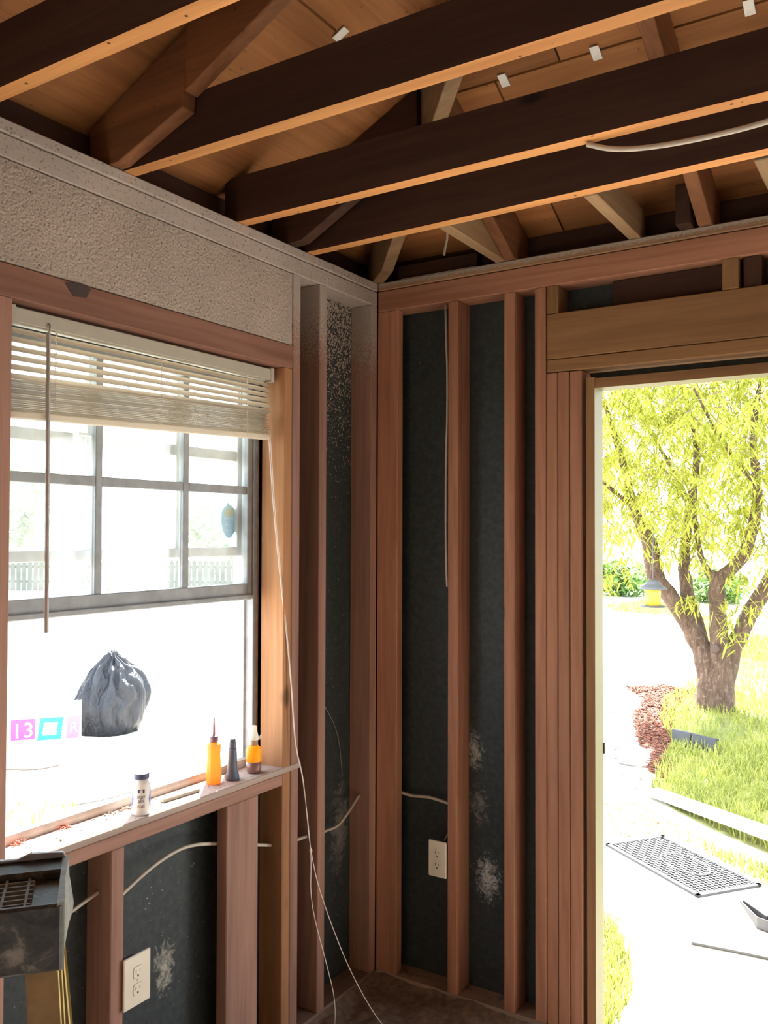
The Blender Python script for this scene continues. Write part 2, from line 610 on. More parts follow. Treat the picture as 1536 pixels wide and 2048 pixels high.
# hip rafter rising from the corner over the joists
h0, h1 = -0.05, XR - 0.05
d = 0.0145
hz = lambda s: 2.385 + SL * s
MB().prism([(h0 - d, -h0 - d, max(ZT, hz(h0))), (0.11 - d, -0.11 - d, ZT), (h1 - d, -h1 - d, hz(h1)), (h1 - d, -h1 - d, hz(h1) + 0.19), (h0 - d, -h0 - d, hz(h0) + 0.19)],
           (2 * d, 2 * d, 0)).build('hip_rafter', wood('hip_rafter_wood', (0.18, 0.11, 0.058), (0.29, 0.19, 0.105), 0), ROOF, bevel=0.002)
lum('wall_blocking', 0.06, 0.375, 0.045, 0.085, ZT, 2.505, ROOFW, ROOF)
M_CLIP = plain('galvanised_clip', (0.72, 0.70, 0.66), 0.45, 0.2)


def slope_clip(x, y, side):
    # small folded H-clip hung on the panel seam
    z = ZD + SL * (x if side == 'l' else -y)
    mb = MB()
    if side == 'f':
        mb.box(x - 0.012, x + 0.012, y - 0.020, y + 0.020, z - 0.006, z - 0.003)
        mb.box(x - 0.012, x + 0.012, y - 0.0015, y + 0.0015, z - 0.004, z + 0.012)
    else:
        mb.box(x - 0.020, x + 0.020, y - 0.012, y + 0.012, z - 0.006, z - 0.003)
        mb.box(x - 0.0015, x + 0.0015, y - 0.012, y + 0.012, z - 0.004, z + 0.012)
    o = mb.build('panel_clip', M_CLIP, ROOF, origin=(x, y, z))
    o.rotation_euler = (-math.atan(SL), 0, 0) if side == 'f' else (0, -math.atan(SL), 0)


for x in (0.695, 0.957, 1.332, 1.75):
    slope_clip(x, -0.434, 'f')
slope_clip(0.438, -0.857, 'l')

# ------------------------------------------------------------------ left wall (window wall), inner stud faces at x = 0
D = 0.089
WL = empty('wall_left')
tag(WL, 'stripped stud wall with black sheathing around the window', kind='structure')
WY0, WY1, WZ0, WZ1 = -1.467, -0.525, 0.825, 2.055
sh = MB()
sh.box(-0.102, -D, WY1 + 0.0, 0.102, -0.12, ZT)
for y0, y1, z0, z1 in ((RY - 0.1, -4.85, -0.12, ZT), (-4.85, -2.8, -0.12, 0.05), (-4.85, -2.8, 1.25, ZT), (-2.8, WY0, -0.12, ZT)):   # added opening out of view, lets a sun patch in to brighten the room
    sh.box(-0.102, -D, y0, y1, z0, z1)
sh.box(-0.102, -D, WY0, WY1, -0.12, WZ0 - 0.05)
sh.box(-0.102, -D, WY0, WY1, WZ1, ZT)
sh.build('sheathing', M_SHL, WL)
sd = MB()
sd.box(-0.125, -0.102, WY1 + 0.03, 0.125, -0.2, 2.43)
for y0, y1, z0, z1 in ((RY - 0.1, -4.85, -0.2, 2.43), (-4.85, -2.8, -0.2, 0.05), (-4.85, -2.8, 1.25, 2.43), (-2.8, WY0 - 0.03, -0.2, 2.43)):  # siding leaves the same added light opening free
    sd.box(-0.125, -0.102, y0, y1, z0, z1)
sd.box(-0.125, -0.102, WY0 - 0.03, WY1 + 0.03, -0.2, WZ0 - 0.05)
sd.box(-0.125, -0.102, WY0 - 0.03, WY1 + 0.03, WZ1 + 0.03, 2.43)
sd.build('siding', M_EXT, WL)
MB().box(-D, 0.003, RY, 0.0, 2.410, ZT).build('top_plate', M_PLATE, WL, bevel=0.003)
MB().box(-D, 0.0, RY, 0.0, 2.357, 2.408).build('top_plate', M_PLATE, WL, bevel=0.003)
lum('bottom_plate', -D, 0.0, RY, 0.0, -0.04, 0.0, DUSTY, WL)
lum('stud', -D, 0.0, -0.038, -0.001, 0.0, 2.357, STUDL, WL)                     # corner stud
lum('stud', -D, 0.0, -0.344, -0.305, 0.0, 2.357, STUDL, WL)
lum('stud', -D, 0.0, -0.486, -0.447, 0.0, 2.357, STUDL, WL)                     # king stud
for yk in (-1.546, -1.95, -2.36, -2.80):
    lum('stud', -D, 0.0, yk, yk + 0.038, 0.0, 2.357, STUDL, WL)
lum('bay_header', -D, 0.0, -4.88, -2.762, 1.25, 1.40, STUDL, WL)  # spans the opening added to let in sun
# trimmers: the right jamb's orange carries the window light in its colour
for ya, yb, wm in ((-0.525, -0.488, JAMBW), (-1.506, -1.467, STUDL)):
    o = lum('trimmer_stud', -D - 0.02, 0.0, ya, yb, 0.0, WZ1, wm, WL)
MB().box(-D, 0.0, -1.5065, -0.4895, 2.130, 2.354).build('header_panel', M_POP, WL, bevel=0.002)['label'] = 'grey popcorn-textured header panel over the window'
lum('header_plate', -D, 0.001, -1.5065, -0.488, WZ1, 2.128, HPW, WL)
lum('rough_sill', -D, 0.0, WY0, WY1, 0.771, 0.806, STUDL, WL)
lum('cripple_stud', -D, 0.0, -1.181, -1.140, 0.0, 0.771, STUDL, WL)
lum('cripple_stud', -0.038, 0.0, -0.772, -0.637, 0.0, 0.771, STUDL, WL, label='wide flat board under the window sill')
lum('window_sill', -D - 0.03, 0.003, WY0, -0.437, 0.807, WZ0, [wood('sill_wood_' + c, (0.34, 0.265, 0.225), (0.48, 0.39, 0.34), i) for i, c in enumerate('xyz')], WL, label='pale dusty wooden window stool')
# dark torn scrap of paint on the header plate
MB().prism([(0.0015, -1.335, 2.120), (0.0015, -1.29, 2.128), (0.0015, -1.262, 2.122), (0.0015, -1.275, 2.098), (0.0015, -1.31, 2.094)], (0.002, 0, 0)).build('paint_scar', plain('dark_scar', (0.06, 0.045, 0.04), 0.9), WL)

# ------------------------------------------------------------------ right wall (door wall), inner stud faces at y = 0
WR = empty('wall_right')
tag(WR, 'stripped stud wall with black sheathing beside the doorway', kind='structure')
DX0, DX1, DZ = 0.801, 1.72, 1.996
sh = MB()
sh.box(-0.102, 0.775, D, 0.102, -0.12, ZT)
for x0, x1, z0, z1 in ((1.75, 2.9, -0.12, ZT), (2.9, 3.6, -0.12, 0.05), (2.9, 3.6, 1.5, ZT), (3.6, RX + 0.1, -0.12, ZT)):   # unseen opening added beside the doorway for more sunlight on the floor
    sh.box(x0, x1, D, 0.102, z0, z1)
sh.box(0.775, 1.75, D, 0.102, 2.03, ZT)
sh.build('sheathing', M_SHR, WR)
sd = MB()
sd.box(-0.125, 0.765, 0.102, 0.125, -0.2, 2.43)
for x0, x1, z0, z1 in ((1.76, 2.9, -0.2, 2.43), (2.9, 3.6, -0.2, 0.05), (2.9, 3.6, 1.5, 2.43), (3.6, RX + 0.1, -0.2, 2.43)):  # siding cut around the added light opening as well
    sd.box(x0, x1, 0.102, 0.125, z0, z1)
sd.box(0.765, 1.76, 0.102, 0.125, 2.04, 2.43)
sd.build('siding', M_EXT, WR)
MB().box(0.002, RX, -0.002, D, 2.412, ZT).build('top_plate', wood('upper_plate_wood', (0.24, 0.13, 0.07), (0.36, 0.22, 0.13), 0, spray=((0.36, 0.31, 0.26), 2.405, 2.447)), WR, bevel=0.003)
lum('top_plate', 0.002, RX, 0.0, D, 2.336, 2.410, STUD, WR)
lum('bottom_plate', 0.0, 0.80, 0.0, D, -0.04, 0.0, DUSTY, WR)
lum('stud', 0.001, 0.085, 0.001, 0.039, 0.0, 2.336, STUD, WR, label='flat corner stud')
lum('stud', 0.288, 0.326, 0.0, D, 0.0, 2.336, STUD, WR)
lum('stud', 0.496, 0.534, 0.0, D, 0.0, 2.336, STUD, WR)
lum('stud', 0.604, 0.642, 0.0, D, 0.0, 2.336, STUD, WR)
lum('trimmer_stud', 0.644, 0.6808, 0.001, D, 0.0, 2.056, STUD, WR)
lum('trimmer_stud', 0.6825, 0.7195, 0.0, D, 0.0, 2.056, STUD, WR)
lum('trimmer_stud', 0.7212, 0.760, 0.002, D, 0.0, 2.056, STUD, WR)
lum('header_plate', 0.646, 1.90, 0.0, D, 2.058, 2.098, DOORW, WR)
lum('header', 0.646, 1.90, 0.0, D, 2.100, 2.245, DOORW, WR, label='wide wooden header over the doorway')
lum('cripple_stud', 0.646, 0.684, 0.0, D, 2.246, 2.336, DOORW, WR)
lum('cripple_stud', 1.180, 1.226, 0.0, D, 2.246, 2.336, DOORW, WR)
lum('cripple_stud', 1.236, 1.285, 0.012, D, 2.246, 2.336, ROOFW, WR)
lum('back_board', 0.845, 1.178, 0.05, 0.088, 2.246, 2.335, ROOFW, WR)
MB().box(0.09, 0.385, 0.012, 0.030, ZT, 2.446).build('caulk_strip', plain('white_caulk', (0.78, 0.75, 0.70), 0.7), WR)

# door frame without its door
DR = empty('door_1')
tag(DR, 'empty doorway frame opening onto the sunny yard', kind='structure')
CREAM = plain('cream_jamb_paint', (0.120, 0.106, 0.034), 0.6, var=0.08, scale=6)


def two_face(name, x0, x1, y0, y1, z0, z1, inner_normal):
    """jamb: bare wood edge to the room, painted face to the opening"""
    mb = MB().box(x0, x1, y0, y1, z0, z1)
    o = mb.build(name, [DOORW[2 if z1 - z0 > x1 - x0 else 0], CREAM], DR)
    for p in o.data.polygons:
        if p.normal.dot(Vector(inner_normal)) > 0.9 or p.normal.y > 0.9:
            p.material_index = 1
    return o


two_face('jamb', 0.774, DX0, 0.004, 0.080, -0.04, 2.030, (1, 0, 0))
two_face('jamb', DX1, DX1 + 0.028, 0.004, 0.080, -0.04, 2.030, (-1, 0, 0))
two_face('head_jamb', DX0, DX1, 0.006, 0.080, DZ, 2.026, (0, 0, -1))
lum('threshold', DX0, DX1, 0.0, 0.14, -0.06, -0.035, [plain('threshold_metal', (0.5, 0.48, 0.44), 0.5)] * 3, DR)
MB().box(DX0 - 0.006, DX0 + 0.004, 0.0805, 0.090, 0.850, 0.885).build('strike_plate', plain('dark_strike', (0.08, 0.07, 0.07), 0.4, 0.6), DR)

# ------------------------------------------------------------------ window: two sliding sashes, the lower one pushed up
WN = empty('window_1', (-0.11, -0.996, 0.825))
tag(WN, 'grey two-sash window with the lower sash pushed up', kind='structure')
WN.location = (0, 0, 0)
M_ALU = plain('weathered_sash_paint', (0.30, 0.32, 0.33), 0.55, var=0.15, scale=25)
M_ALU2 = plain('outer_sash_paint', (0.62, 0.62, 0.60), 0.55, var=0.1, scale=25)
M_TRACK = plain('sill_track_paint', (0.50, 0.43, 0.38), 0.6, var=0.15)


def glass_mat():
    m = bpy.data.materials.new('dusty_window_glass')
    m.use_nodes = True
    t = m.node_tree
    t.nodes.clear()
    out = t.nodes.new('ShaderNodeOutputMaterial')
    tr = t.nodes.new('ShaderNodeBsdfTransparent')
    tr.inputs[0].default_value = (0.95, 0.97, 0.97, 1)
    gl = t.nodes.new('ShaderNodeBsdfGlossy')
    gl.inputs['Roughness'].default_value = 0.02
    mx = t.nodes.new('ShaderNodeMixShader')
    mx.inputs[0].default_value = 0.035
    t.links.new(tr.outputs[0], mx.inputs[1])
    t.links.new(gl.outputs[0], mx.inputs[2])
    dust = t.nodes.new('ShaderNodeBsdfTranslucent')
    dust.inputs[0].default_value = (0.8, 0.8, 0.76, 1)
    v, _ = coords(t, (3, 3, 1.2))
    f = ramp(t, noise_n(t, v, 4, 6, 0.65), [(0.35, (0.02,) * 3), (0.75, (0.10,) * 3)])
    m2 = t.nodes.new('ShaderNodeMixShader')
    t.links.new(f, m2.inputs[0])
    t.links.new(mx.outputs[0], m2.inputs[1])
    t.links.new(dust.outputs[0], m2.inputs[2])
    t.links.new(m2.outputs[0], out.inputs[0])
    return m


M_GLASS = glass_mat()
fr = MB()
for (y0, y1, z0, z1) in ((WY0, -1.440, WZ0, WZ1), (-0.546, WY1, WZ0, WZ1), (-1.440, -0.546, 2.025, WZ1), (-1.440, -0.546, 0.800, 0.826)):
    fr.box(-0.190, -0.104, y0, y1, z0, z1)
fr.build('frame', M_ALU, WN, bevel=0.002)
# parting strips that make the sash channels
for y0, y1 in ((-1.444, -1.438), (-0.548, -0.542)):
    MB().box(-0.142, -0.136, y0 - 0.006, y1 + 0.006, 0.826, 2.03).build('sash_channel', M_ALU2, WN)
# bottom track, a rounded strip with a small ridge
tr = MB()
prof = [(-0.106, 0.8255), (-0.106, 0.838), (-0.110, 0.846), (-0.120, 0.850), (-0.130, 0.846), (-0.134, 0.8255)]
tr.prism([(x, -1.46, z) for x, z in prof], (0, 0.925, 0))
tr.build('sill_track', M_TRACK, WN, smooth=False)


def sash(x0, x1, zb, zt, botr, mat, ymu, zmu, name, st=0.030):
    yl, yr = -1.438, -0.548
    mb = MB()
    mb.box(x0, x1, yl, yl + st, zb, zt).box(x0, x1, yr - st * 0.75, yr, zb, zt)
    mb.box(x0, x1, yl + st, yr - st * 0.75, zb, zb + botr).box(x0, x1, yl + st, yr - st * 0.75, zt - 0.03, zt)
    s = mb.build(name, mat, WN, bevel=0.002)
    xm = (x0 + x1) / 2
    ys = [yl + st] + sum([[a, b] for a, b in ymu], []) + [yr - st * 0.75]
    zs = [zb + botr, zmu[0], zmu[1], zt - 0.03]
    for a, b in ymu:
        MB().box(x0 + 0.003, x1 - 0.003, a, b, zb + botr, zt - 0.03).build('muntin', mat, s, bevel=0.002)
    for i in range(0, len(ys), 2):
        MB().box(x0 + 0.004, x1 - 0.004, ys[i], ys[i + 1], zmu[0], zmu[1]).build('muntin', mat, s, bevel=0.002)
        for j in (0, 2):
            MB().box(xm - 0.0015, xm + 0.0015, ys[i], ys[i + 1], zs[j], zs[j + 1]).build('pane', M_GLASS, s)
    return s


s_in = sash(-0.134, -0.108, 1.336, 2.020, 0.050, M_ALU, [(-1.148, -1.126), (-0.841, -0.818)], (1.661, 1.686), 'sash')
MB().box(-0.108, -0.098, -1.43, -0.556, 1.338, 1.352).build('lift_rail', M_ALU, s_in, bevel=0.002)
s_out = sash(-0.176, -0.150, 1.470, 2.030, 0.028, M_ALU2, [(-1.140, -1.119), (-0.828, -0.806)], (1.765, 1.796), 'sash')
lt = MB().box(-0.142, -0.126, -1.190, -1.128, 1.7885, 1.7955).box(-0.146, -0.122, -1.192, -1.182, 1.772, 1.7955)
lt.build('sash_latch', plain('white_latch', (0.80, 0.80, 0.78), 0.4), WN, bevel=0.001)
# security sticker on the outer pane: blue shield, yellow half disc, pale bars of print
SX, SY, SZ = -0.1609, -0.597, 1.585
stk = empty('window_sticker', (SX, SY, SZ - 0.045))
tag(stk, 'small blue and yellow shield sticker on the window glass', 'sticker')
shield = [(-0.030, 0.020), (-0.022, 0.034), (-0.012, 0.040), (-0.006, 0.052), (0.004, 0.044), (0.012, 0.040), (0.026, 0.028), (0.030, 0.018), (0.030, -0.018), (0.024, -0.038), (0.012, -0.054), (0.0, -0.060), (-0.012, -0.054), (-0.024, -0.036), (-0.030, -0.012)]


def on_glass(pts, off, name, mat, parent=stk):
    return MB().prism([(off, a * 1.12, b + 0.045) for a, b in pts], (0.0004, 0, 0)).build(name, mat, parent)


def thin_print(name, col):
    m, t, b = nt(name)
    b.inputs['Base Color'].default_value = (*col, 1)
    b.inputs['Roughness'].default_value = 0.5
    tl = t.nodes.new('ShaderNodeBsdfTranslucent')
    tl.inputs[0].default_value = (*col, 1)
    mx = t.nodes.new('ShaderNodeMixShader')
    mx.inputs[0].default_value = 0.5
    o = t.nodes['Material Output']
    t.links.new(b.outputs[0], mx.inputs[1])
    t.links.new(tl.outputs[0], mx.inputs[2])
    t.links.new(mx.outputs[0], o.inputs[0])
    return m


on_glass(shield, 0.0, 'backing', thin_print('sticker_blue', (0.16, 0.34, 0.42)))
on_glass([(0.020 * math.cos(g), 0.020 + 0.016 * math.sin(g)) for g in [k * 2 * math.pi / 18 for k in range(18)]], 0.0006, 'yellow_disc', thin_print('sticker_yellow', (0.55, 0.52, 0.12)))
for zz, hh, ww in ((-0.004, 0.004, 0.018), (-0.020, 0.005, 0.016), (-0.038, 0.007, 0.013)):
    on_glass([(-ww, zz), (ww, zz), (ww, zz + hh), (-ww, zz + hh)], 0.0006, 'print_bar', thin_print('sticker_print', (0.35, 0.55, 0.60)))

# ------------------------------------------------------------------ venetian blind, half raised
BL = empty('venetian_blind', (-0.047, -1.0, 2.02))
tag(BL, 'cream venetian blind half raised with stacked slats and loose cords', 'blind')
BO = Vector(BL.location)
M_RAIL = plain('blind_headrail_paint', (0.40, 0.375, 0.31), 0.45, var=0.05)


def slat_mat():
    m, t, b = nt('cream_slat_plastic')
    b.inputs['Base Color'].default_value = (0.62, 0.57, 0.48, 1)
    b.inputs['Roughness'].default_value = 0.45
    tl = t.nodes.new('ShaderNodeBsdfTranslucent')
    tl.inputs[0].default_value = (0.92, 0.82, 0.70, 1)
    mx = t.nodes.new('ShaderNodeMixShader')
    mx.inputs[0].default_value = 0.40
    t.links.new(b.outputs[0], mx.inputs[1])
    t.links.new(tl.outputs[0], mx.inputs[2])
    t.links.new(mx.outputs[0], t.nodes['Material Output'].inputs[0])
    return m


M_SLAT = slat_mat()
hr = MB()
hr.box(-0.066, -0.028, -1.455, -0.545, 2.012, 2.046)
hr.build('headrail', M_RAIL, BL, bevel=0.002).location -= BO
for y in (-1.456, -0.560):
    o = MB().box(-0.068, -0.026, y, y + 0.016, 2.006, 2.050).build('end_bracket', M_RAIL, BL, bevel=0.0015)
    o.location -= BO


def slat_mesh():
    mb = MB()
    w, L_, n = 0.0125, 0.447, 4
    v, f = [], []
    for yy in (-L_, L_):
        for k in range(n + 1):
            a = -1 + 2 * k / n
            v.append((a * w, yy, 0.0022 * (1 - a * a)))
        for k in range(n, -1, -1):
            a = -1 + 2 * k / n
            v.append((a * w, yy, 0.0022 * (1 - a * a) - 0.0007))
    m_ = 2 * (n + 1)
    for k in range(m_):
        f.append((k, (k + 1) % m_, m_ + (k + 1) % m_, m_ + k))
    f.append(tuple(range(m_)))
    f.append(tuple(range(2 * m_ - 1, m_ - 1, -1)))
    return mb.add(v, f)


s0 = slat_mesh().build('slat', M_SLAT, BL)
first = True
N_OPEN = 6
for k in range(N_OPEN + 17):
    o = s0 if first else s0.copy()
    if not first:
        COL.objects.link(o)
        o.parent = BL
    first = False
    if k < N_OPEN:
        fr_ = (k + 0.5) / N_OPEN
        z = 1.999 - 0.0185 * k
        tilt, sag = math.radians(40), 0.036 * fr_
    else:
        j = k - N_OPEN
        z = 1.899 - 0.0042 * j
        tilt, sag = math.radians(random.uniform(-4, 4)), 0.036
    o.location = Vector((-0.047 + (random.uniform(-.0015, .0015) if k >= N_OPEN else 0), -1.0 + random.uniform(-.002, .002), z)) - BO
    o.rotation_euler = (math.atan(sag), tilt, 0)
brl = MB().box(-0.060, -0.034, -1.447, -0.553, 1.812, 1.827).build('bottom_rail', M_SLAT, BL, bevel=0.002, origin=(-0.047, -1.0, 1.82))
brl.location = Vector((-0.047, -1.0, 1.822)) - BO
brl.rotation_euler = (math.atan(0.036), 0, 0)
M_CORD = plain('white_cord', (0.74, 0.68, 0.62), 0.8, var=0.05)
for y in (-1.33, -1.0, -0.66):
    mb = MB()
    mb.tube([(-0.034, y, 2.024), (-0.034, y, 1.92), (-0.033, y, 1.83)], 0.0008, 5)
    mb.tube([(-0.060, y, 2.024), (-0.060, y, 1.83)], 0.0008, 5)
    for k in range(9):
        mb.tube([(-0.034, y + (0.003 if k % 2 else -0.003), 2.015 - 0.011 * k), (-0.034, y - (0.003 if k % 2 else -0.003), 2.004 - 0.011 * k)], 0.0009, 5)
    mb.build('ladder_cord', M_CORD, BL).location -= BO
wd = MB().tube([(-0.030, -1.354, 2.004), (-0.026, -1.355, 1.70), (-0.020, -1.358, 1.314)], [0.0052, 0.0050, 0.0055], 6)
wd.build('tilt_wand', plain('grey_wand_plastic', (0.42, 0.39, 0.36), 0.35), BL).location -= BO
MB().tube([(-0.034, -1.354, 2.026), (-0.024, -1.3545, 2.022), (-0.024, -1.3545, 2.010), (-0.030, -1.354, 2.000)], 0.0018, 6).build('wand_hook', plain('hook_metal', (0.55, 0.52, 0.46), 0.3, 0.8), BL).location -= BO


def smooth_path(pts, k=6):
    pts = [Vector(p) for p in pts]
    out = []
    for i in range(len(pts) - 1):
        p0, p1, p2, p3 = pts[max(i - 1, 0)], pts[i], pts[i + 1], pts[min(i + 2, len(pts) - 1)]
        for j in range(k):
            t = j / k
            out.append(0.5 * ((2 * p1) + (p2 - p0) * t + (2 * p0 - 5 * p1 + 4 * p2 - p3) * t * t + (3 * p1 - p0 - 3 * p2 + p3) * t ** 3))
    out.append(pts[-1])
    return out


MB().tube(smooth_path([(-0.045, -0.549, 1.86), (-0.020, -0.545, 1.567), (0.008, -0.508, 1.15), (0.020, -0.491, 0.905), (0.034, -0.468, 0.775), (0.060, -0.462, 0.566), (0.075, -0.470, 0.40), (0.10, -0.395, 0.12), (0.06, -0.330, -0.037)]), 0.0013, 6).build('pull_cord', M_CORD, BL).location -= BO
MB().tube(smooth_path([(-0.045, -0.541, 1.86), (-0.019, -0.540, 1.567), (0.009, -0.506, 1.15), (0.021, -0.490, 0.905), (0.035, -0.467, 0.775), (0.061, -0.461, 0.566), (0.085, -0.425, 0.40), (0.13, -0.33, 0.15), (0.20, -0.24, -0.037), (0.30, -0.22, -0.038)]), 0.0013, 6).build('pull_cord', M_CORD, BL).location -= BO
MB().lathe([(0.001, -0.008), (0.0042, -0.004), (0.0046, 0.003), (0.001, 0.008)], (0.0605, -0.4615, 0.566), 10).build('cord_knot', M_CORD, BL, smooth=True).location -= BO

# ------------------------------------------------------------------ things on the window sill
ZS = 0.825


def root_at(name, x, y, label, cat, z=ZS):
    o = empty(name, (x, y, z))
    return tag(o, label, cat)


# white supplement bottle with a navy cap and blue side panels
PB = root_at('supplement_bottle', -0.028, -1.063, 'white plastic supplement bottle with dark blue cap and printed label', 'bottle')
M_WHITE = plain('white_bottle_plastic', (0.68, 0.66, 0.63), 0.35, var=0.03)
M_NAVY = plain('navy_cap_plastic', (0.055, 0.065, 0.13), 0.4, var=0.05)
R = 0.0232
MB().lathe([(0.018, 0.0), (0.0225, 0.001), (R, 0.004), (R, 0.076), (0.0222, 0.082), (0.018, 0.088), (0.0165, 0.090), (0.0165, 0.092)], n=36).build('body', M_WHITE, PB, smooth=True)
cap = MB().lathe([(0.0185, 0.090), (0.0196, 0.0905), (0.0200, 0.094), (0.0200, 0.103), (0.0190, 0.1045), (0.0170, 0.1045), (0.0160, 0.1035)], n=36)
cap.build('cap', M_NAVY, PB, smooth=True)
face = math.atan2(-2.6437 + 1.063, 1.7059 + 0.028)      # the printed side faces into the room


def wrap(name, pts_faces, mat, r=R + 0.0003):
    """wrap flat (u, z) geometry round the bottle, u = arc length from the front"""
    verts, faces = pts_faces
    mb = MB()
    mb.add([(math.cos(face + u / R) * (r + d_), math.sin(face + u / R) * (r + d_), z) for u, z, d_ in verts], faces)
    return mb.build(name, mat, PB)


def diamond(u0):
    v, f = [], []
    n = 12
    for i in range(n + 1):
        q = i / n
        w = 0.0105 * (1 - abs(2 * q - 1))
        for s_ in (-1, -0.5, 0, 0.5, 1):
            v.append((u0 + w * s_, 0.012 + 0.058 * q, 0.0))
    for i in range(n):
        for k in range(4):
            f.append((i * 5 + k, i * 5 + k + 1, i * 5 + 6 + k, i * 5 + 5 + k))
    return v, f


M_BLUE = plain('label_blue_print', (0.10, 0.15, 0.45), 0.5, var=0.05)
wrap('blue_panel', diamond(0.0315), M_BLUE)
wrap('blue_panel', diamond(-0.0315), M_BLUE)


def wrap_text(body, size, z, mat, name='lettering'):
    me = text_mesh(body, size)
    verts = [(v.co.x, v.co.y + z, 0.0002 if v.co.z > 0 else 0.0) for v in me.vertices]
    faces = [tuple(p.vertices) for p in me.polygons]
    bpy.data.meshes.remove(me)
    return wrap(name, (verts, faces), mat)


M_INK = plain('label_navy_ink', (0.05, 0.05, 0.12), 0.6, var=0.02)
M_INKR = plain('label_red_ink', (0.20, 0.07, 0.05), 0.6, var=0.02)
wrap_text('stay', 0.0130, 0.049, M_INK)
wrap_text('aliv', 0.0125, 0.039, M_INK)
wrap_text('PLUS', 0.0085, 0.0235, M_INKR)


def rect(u0, u1, z0, z1):
    v, f = [], []
    n = 8
    for i in range(n + 1):
        u = u0 + (u1 - u0) * i / n
        v += [(u, z0, 0), (u, z1, 0)]
    for i in range(n):
        f.append((2 * i, 2 * i + 2, 2 * i + 3, 2 * i + 1))
    return v, f


wrap('rule_line', rect(-0.009, 0.009, 0.0335, 0.0345), M_INK)
wrap('rule_line', rect(-0.009, 0.009, 0.0285, 0.0292), M_INKR)
wrap('logo_mark', rect(-0.0085, -0.0035, 0.058, 0.066), M_INK)
wrap('logo_mark', rect(0.0035, 0.0085, 0.058, 0.066), M_INK)
wrap('logo_mark', rect(-0.0085, 0.0085, 0.0655, 0.0672), M_INK)

# orange squeeze bottle with a long nozzle
OB = root_at('glue_bottle', -0.062, -0.762, 'translucent orange squeeze bottle with brown cap and long red nozzle', 'bottle')


def clear_plastic(name, col, tr=0.5, rough=0.35):
    m, t, b = nt(name)
    b.inputs['Base Color'].default_value = (*col, 1)
    b.inputs['Roughness'].default_value = rough
    tl = t.nodes.new('ShaderNodeBsdfTranslucent')
    tl.inputs[0].default_value = (*col, 1)
    v, _ = coords(t, (1, 1, 1))
    f = noise_n(t, v, 40, 3)
    mm = ramp(t, f, [(0.3, (tr * 0.8,) * 3), (0.7, (tr * 1.15,) * 3)])
    mx = t.nodes.new('ShaderNodeMixShader')
    t.links.new(mm, mx.inputs[0])
    t.links.new(b.outputs[0], mx.inputs[1])
    t.links.new(tl.outputs[0], mx.inputs[2])
    t.links.new(mx.outputs[0], t.nodes['Material Output'].inputs[0])
    return m


M_OR = clear_plastic('orange_squeeze_plastic', (0.80, 0.34, 0.07), 0.6)
mb = MB()
prof = [(0.019, 0.0, ), (0.0215, 0.002), (0.0222, 0.012), (0.0220, 0.040), (0.0208, 0.060), (0.0196, 0.078), (0.0200, 0.098), (0.0206, 0.106), (0.0206, 0.112), (0.016, 0.114), (0.010, 0.117), (0.010, 0.120)]
mb.lathe(prof, n=10)
mb.build('body', M_OR, OB, smooth=False, bevel=0.0015)
MB().lathe([(0.0095, 0.117), (0.0118, 0.118), (0.0124, 0.124), (0.0124, 0.133), (0.0105, 0.135), (0.005, 0.136)], n=20).build('cap', plain('brown_cap_plastic', (0.16, 0.075, 0.085), 0.4), OB, smooth=True)
MB().lathe([(0.0042, 0.134), (0.0038, 0.150), (0.0030, 0.175), (0.0024, 0.188), (0.0018, 0.189)], n=14).build('nozzle', plain('red_nozzle_plastic', (0.30, 0.11, 0.12), 0.4), OB, smooth=True)

# dark blue tapered tube standing on its cap
BT = root_at('tapered_tube', -0.043, -0.704, 'dark blue tapered plastic tube standing upright with ridged neck', 'tube')
M_DB = plain('slate_blue_plastic', (0.085, 0.115, 0.165), 0.45, var=0.08)
MB().lathe([(0.019, 0.0), (0.0205, 0.001), (0.0205, 0.006), (0.0195, 0.014), (0.0165, 0.020), (0.0150, 0.024), (0.0142, 0.040), (0.0128, 0.070), (0.0118, 0.088), (0.0112, 0.091)], n=26).build('body', M_DB, BT, smooth=True)
MB().lathe([(0.0092, 0.090), (0.0104, 0.092), (0.0104, 0.100), (0.0098, 0.101), (0.0102, 0.104), (0.0098, 0.108), (0.0088, 0.110)], n=22).build('neck', M_DB, BT, smooth=True)
MB().lathe([(0.0080, 0.109), (0.0086, 0.1095), (0.0086, 0.1155), (0.0080, 0.1165), (0.0062, 0.1165)], n=22).build('tip', plain('dark_tip_plastic', (0.06, 0.065, 0.075), 0.5), BT, smooth=True)

# amber bottle half full, with a clear overcap
AB = root_at('amber_bottle', -0.041, -0.612, 'small amber pump bottle half full of dark liquid beside the window jamb', 'bottle')
M_AM = clear_plastic('amber_plastic', (0.95, 0.52, 0.05), 0.75, 0.2)
MB().lathe([(0.0225, 0.0335), (0.0228, 0.036), (0.0228, 0.060), (0.0222, 0.068), (0.0195, 0.075), (0.0140, 0.080), (0.0118, 0.082)], n=30).build('upper_body', M_AM, AB, smooth=True)
MB().lathe([(0.0165, 0.0), (0.0195, 0.001), (0.0215, 0.006), (0.0225, 0.014), (0.0226, 0.0335)], n=30).build('liquid_filled_body', plain('brown_liquid', (0.24, 0.12, 0.10), 0.25), AB, smooth=True)
MB().lathe([(0.0112, 0.081), (0.0122, 0.082), (0.0124, 0.092), (0.0118, 0.098), (0.0110, 0.099)], n=24).build('collar', plain('tan_collar', (0.34, 0.20, 0.11), 0.4), AB, smooth=True)
M_CLR = clear_plastic('cloudy_clear_plastic', (0.78, 0.74, 0.66), 0.55, 0.15)
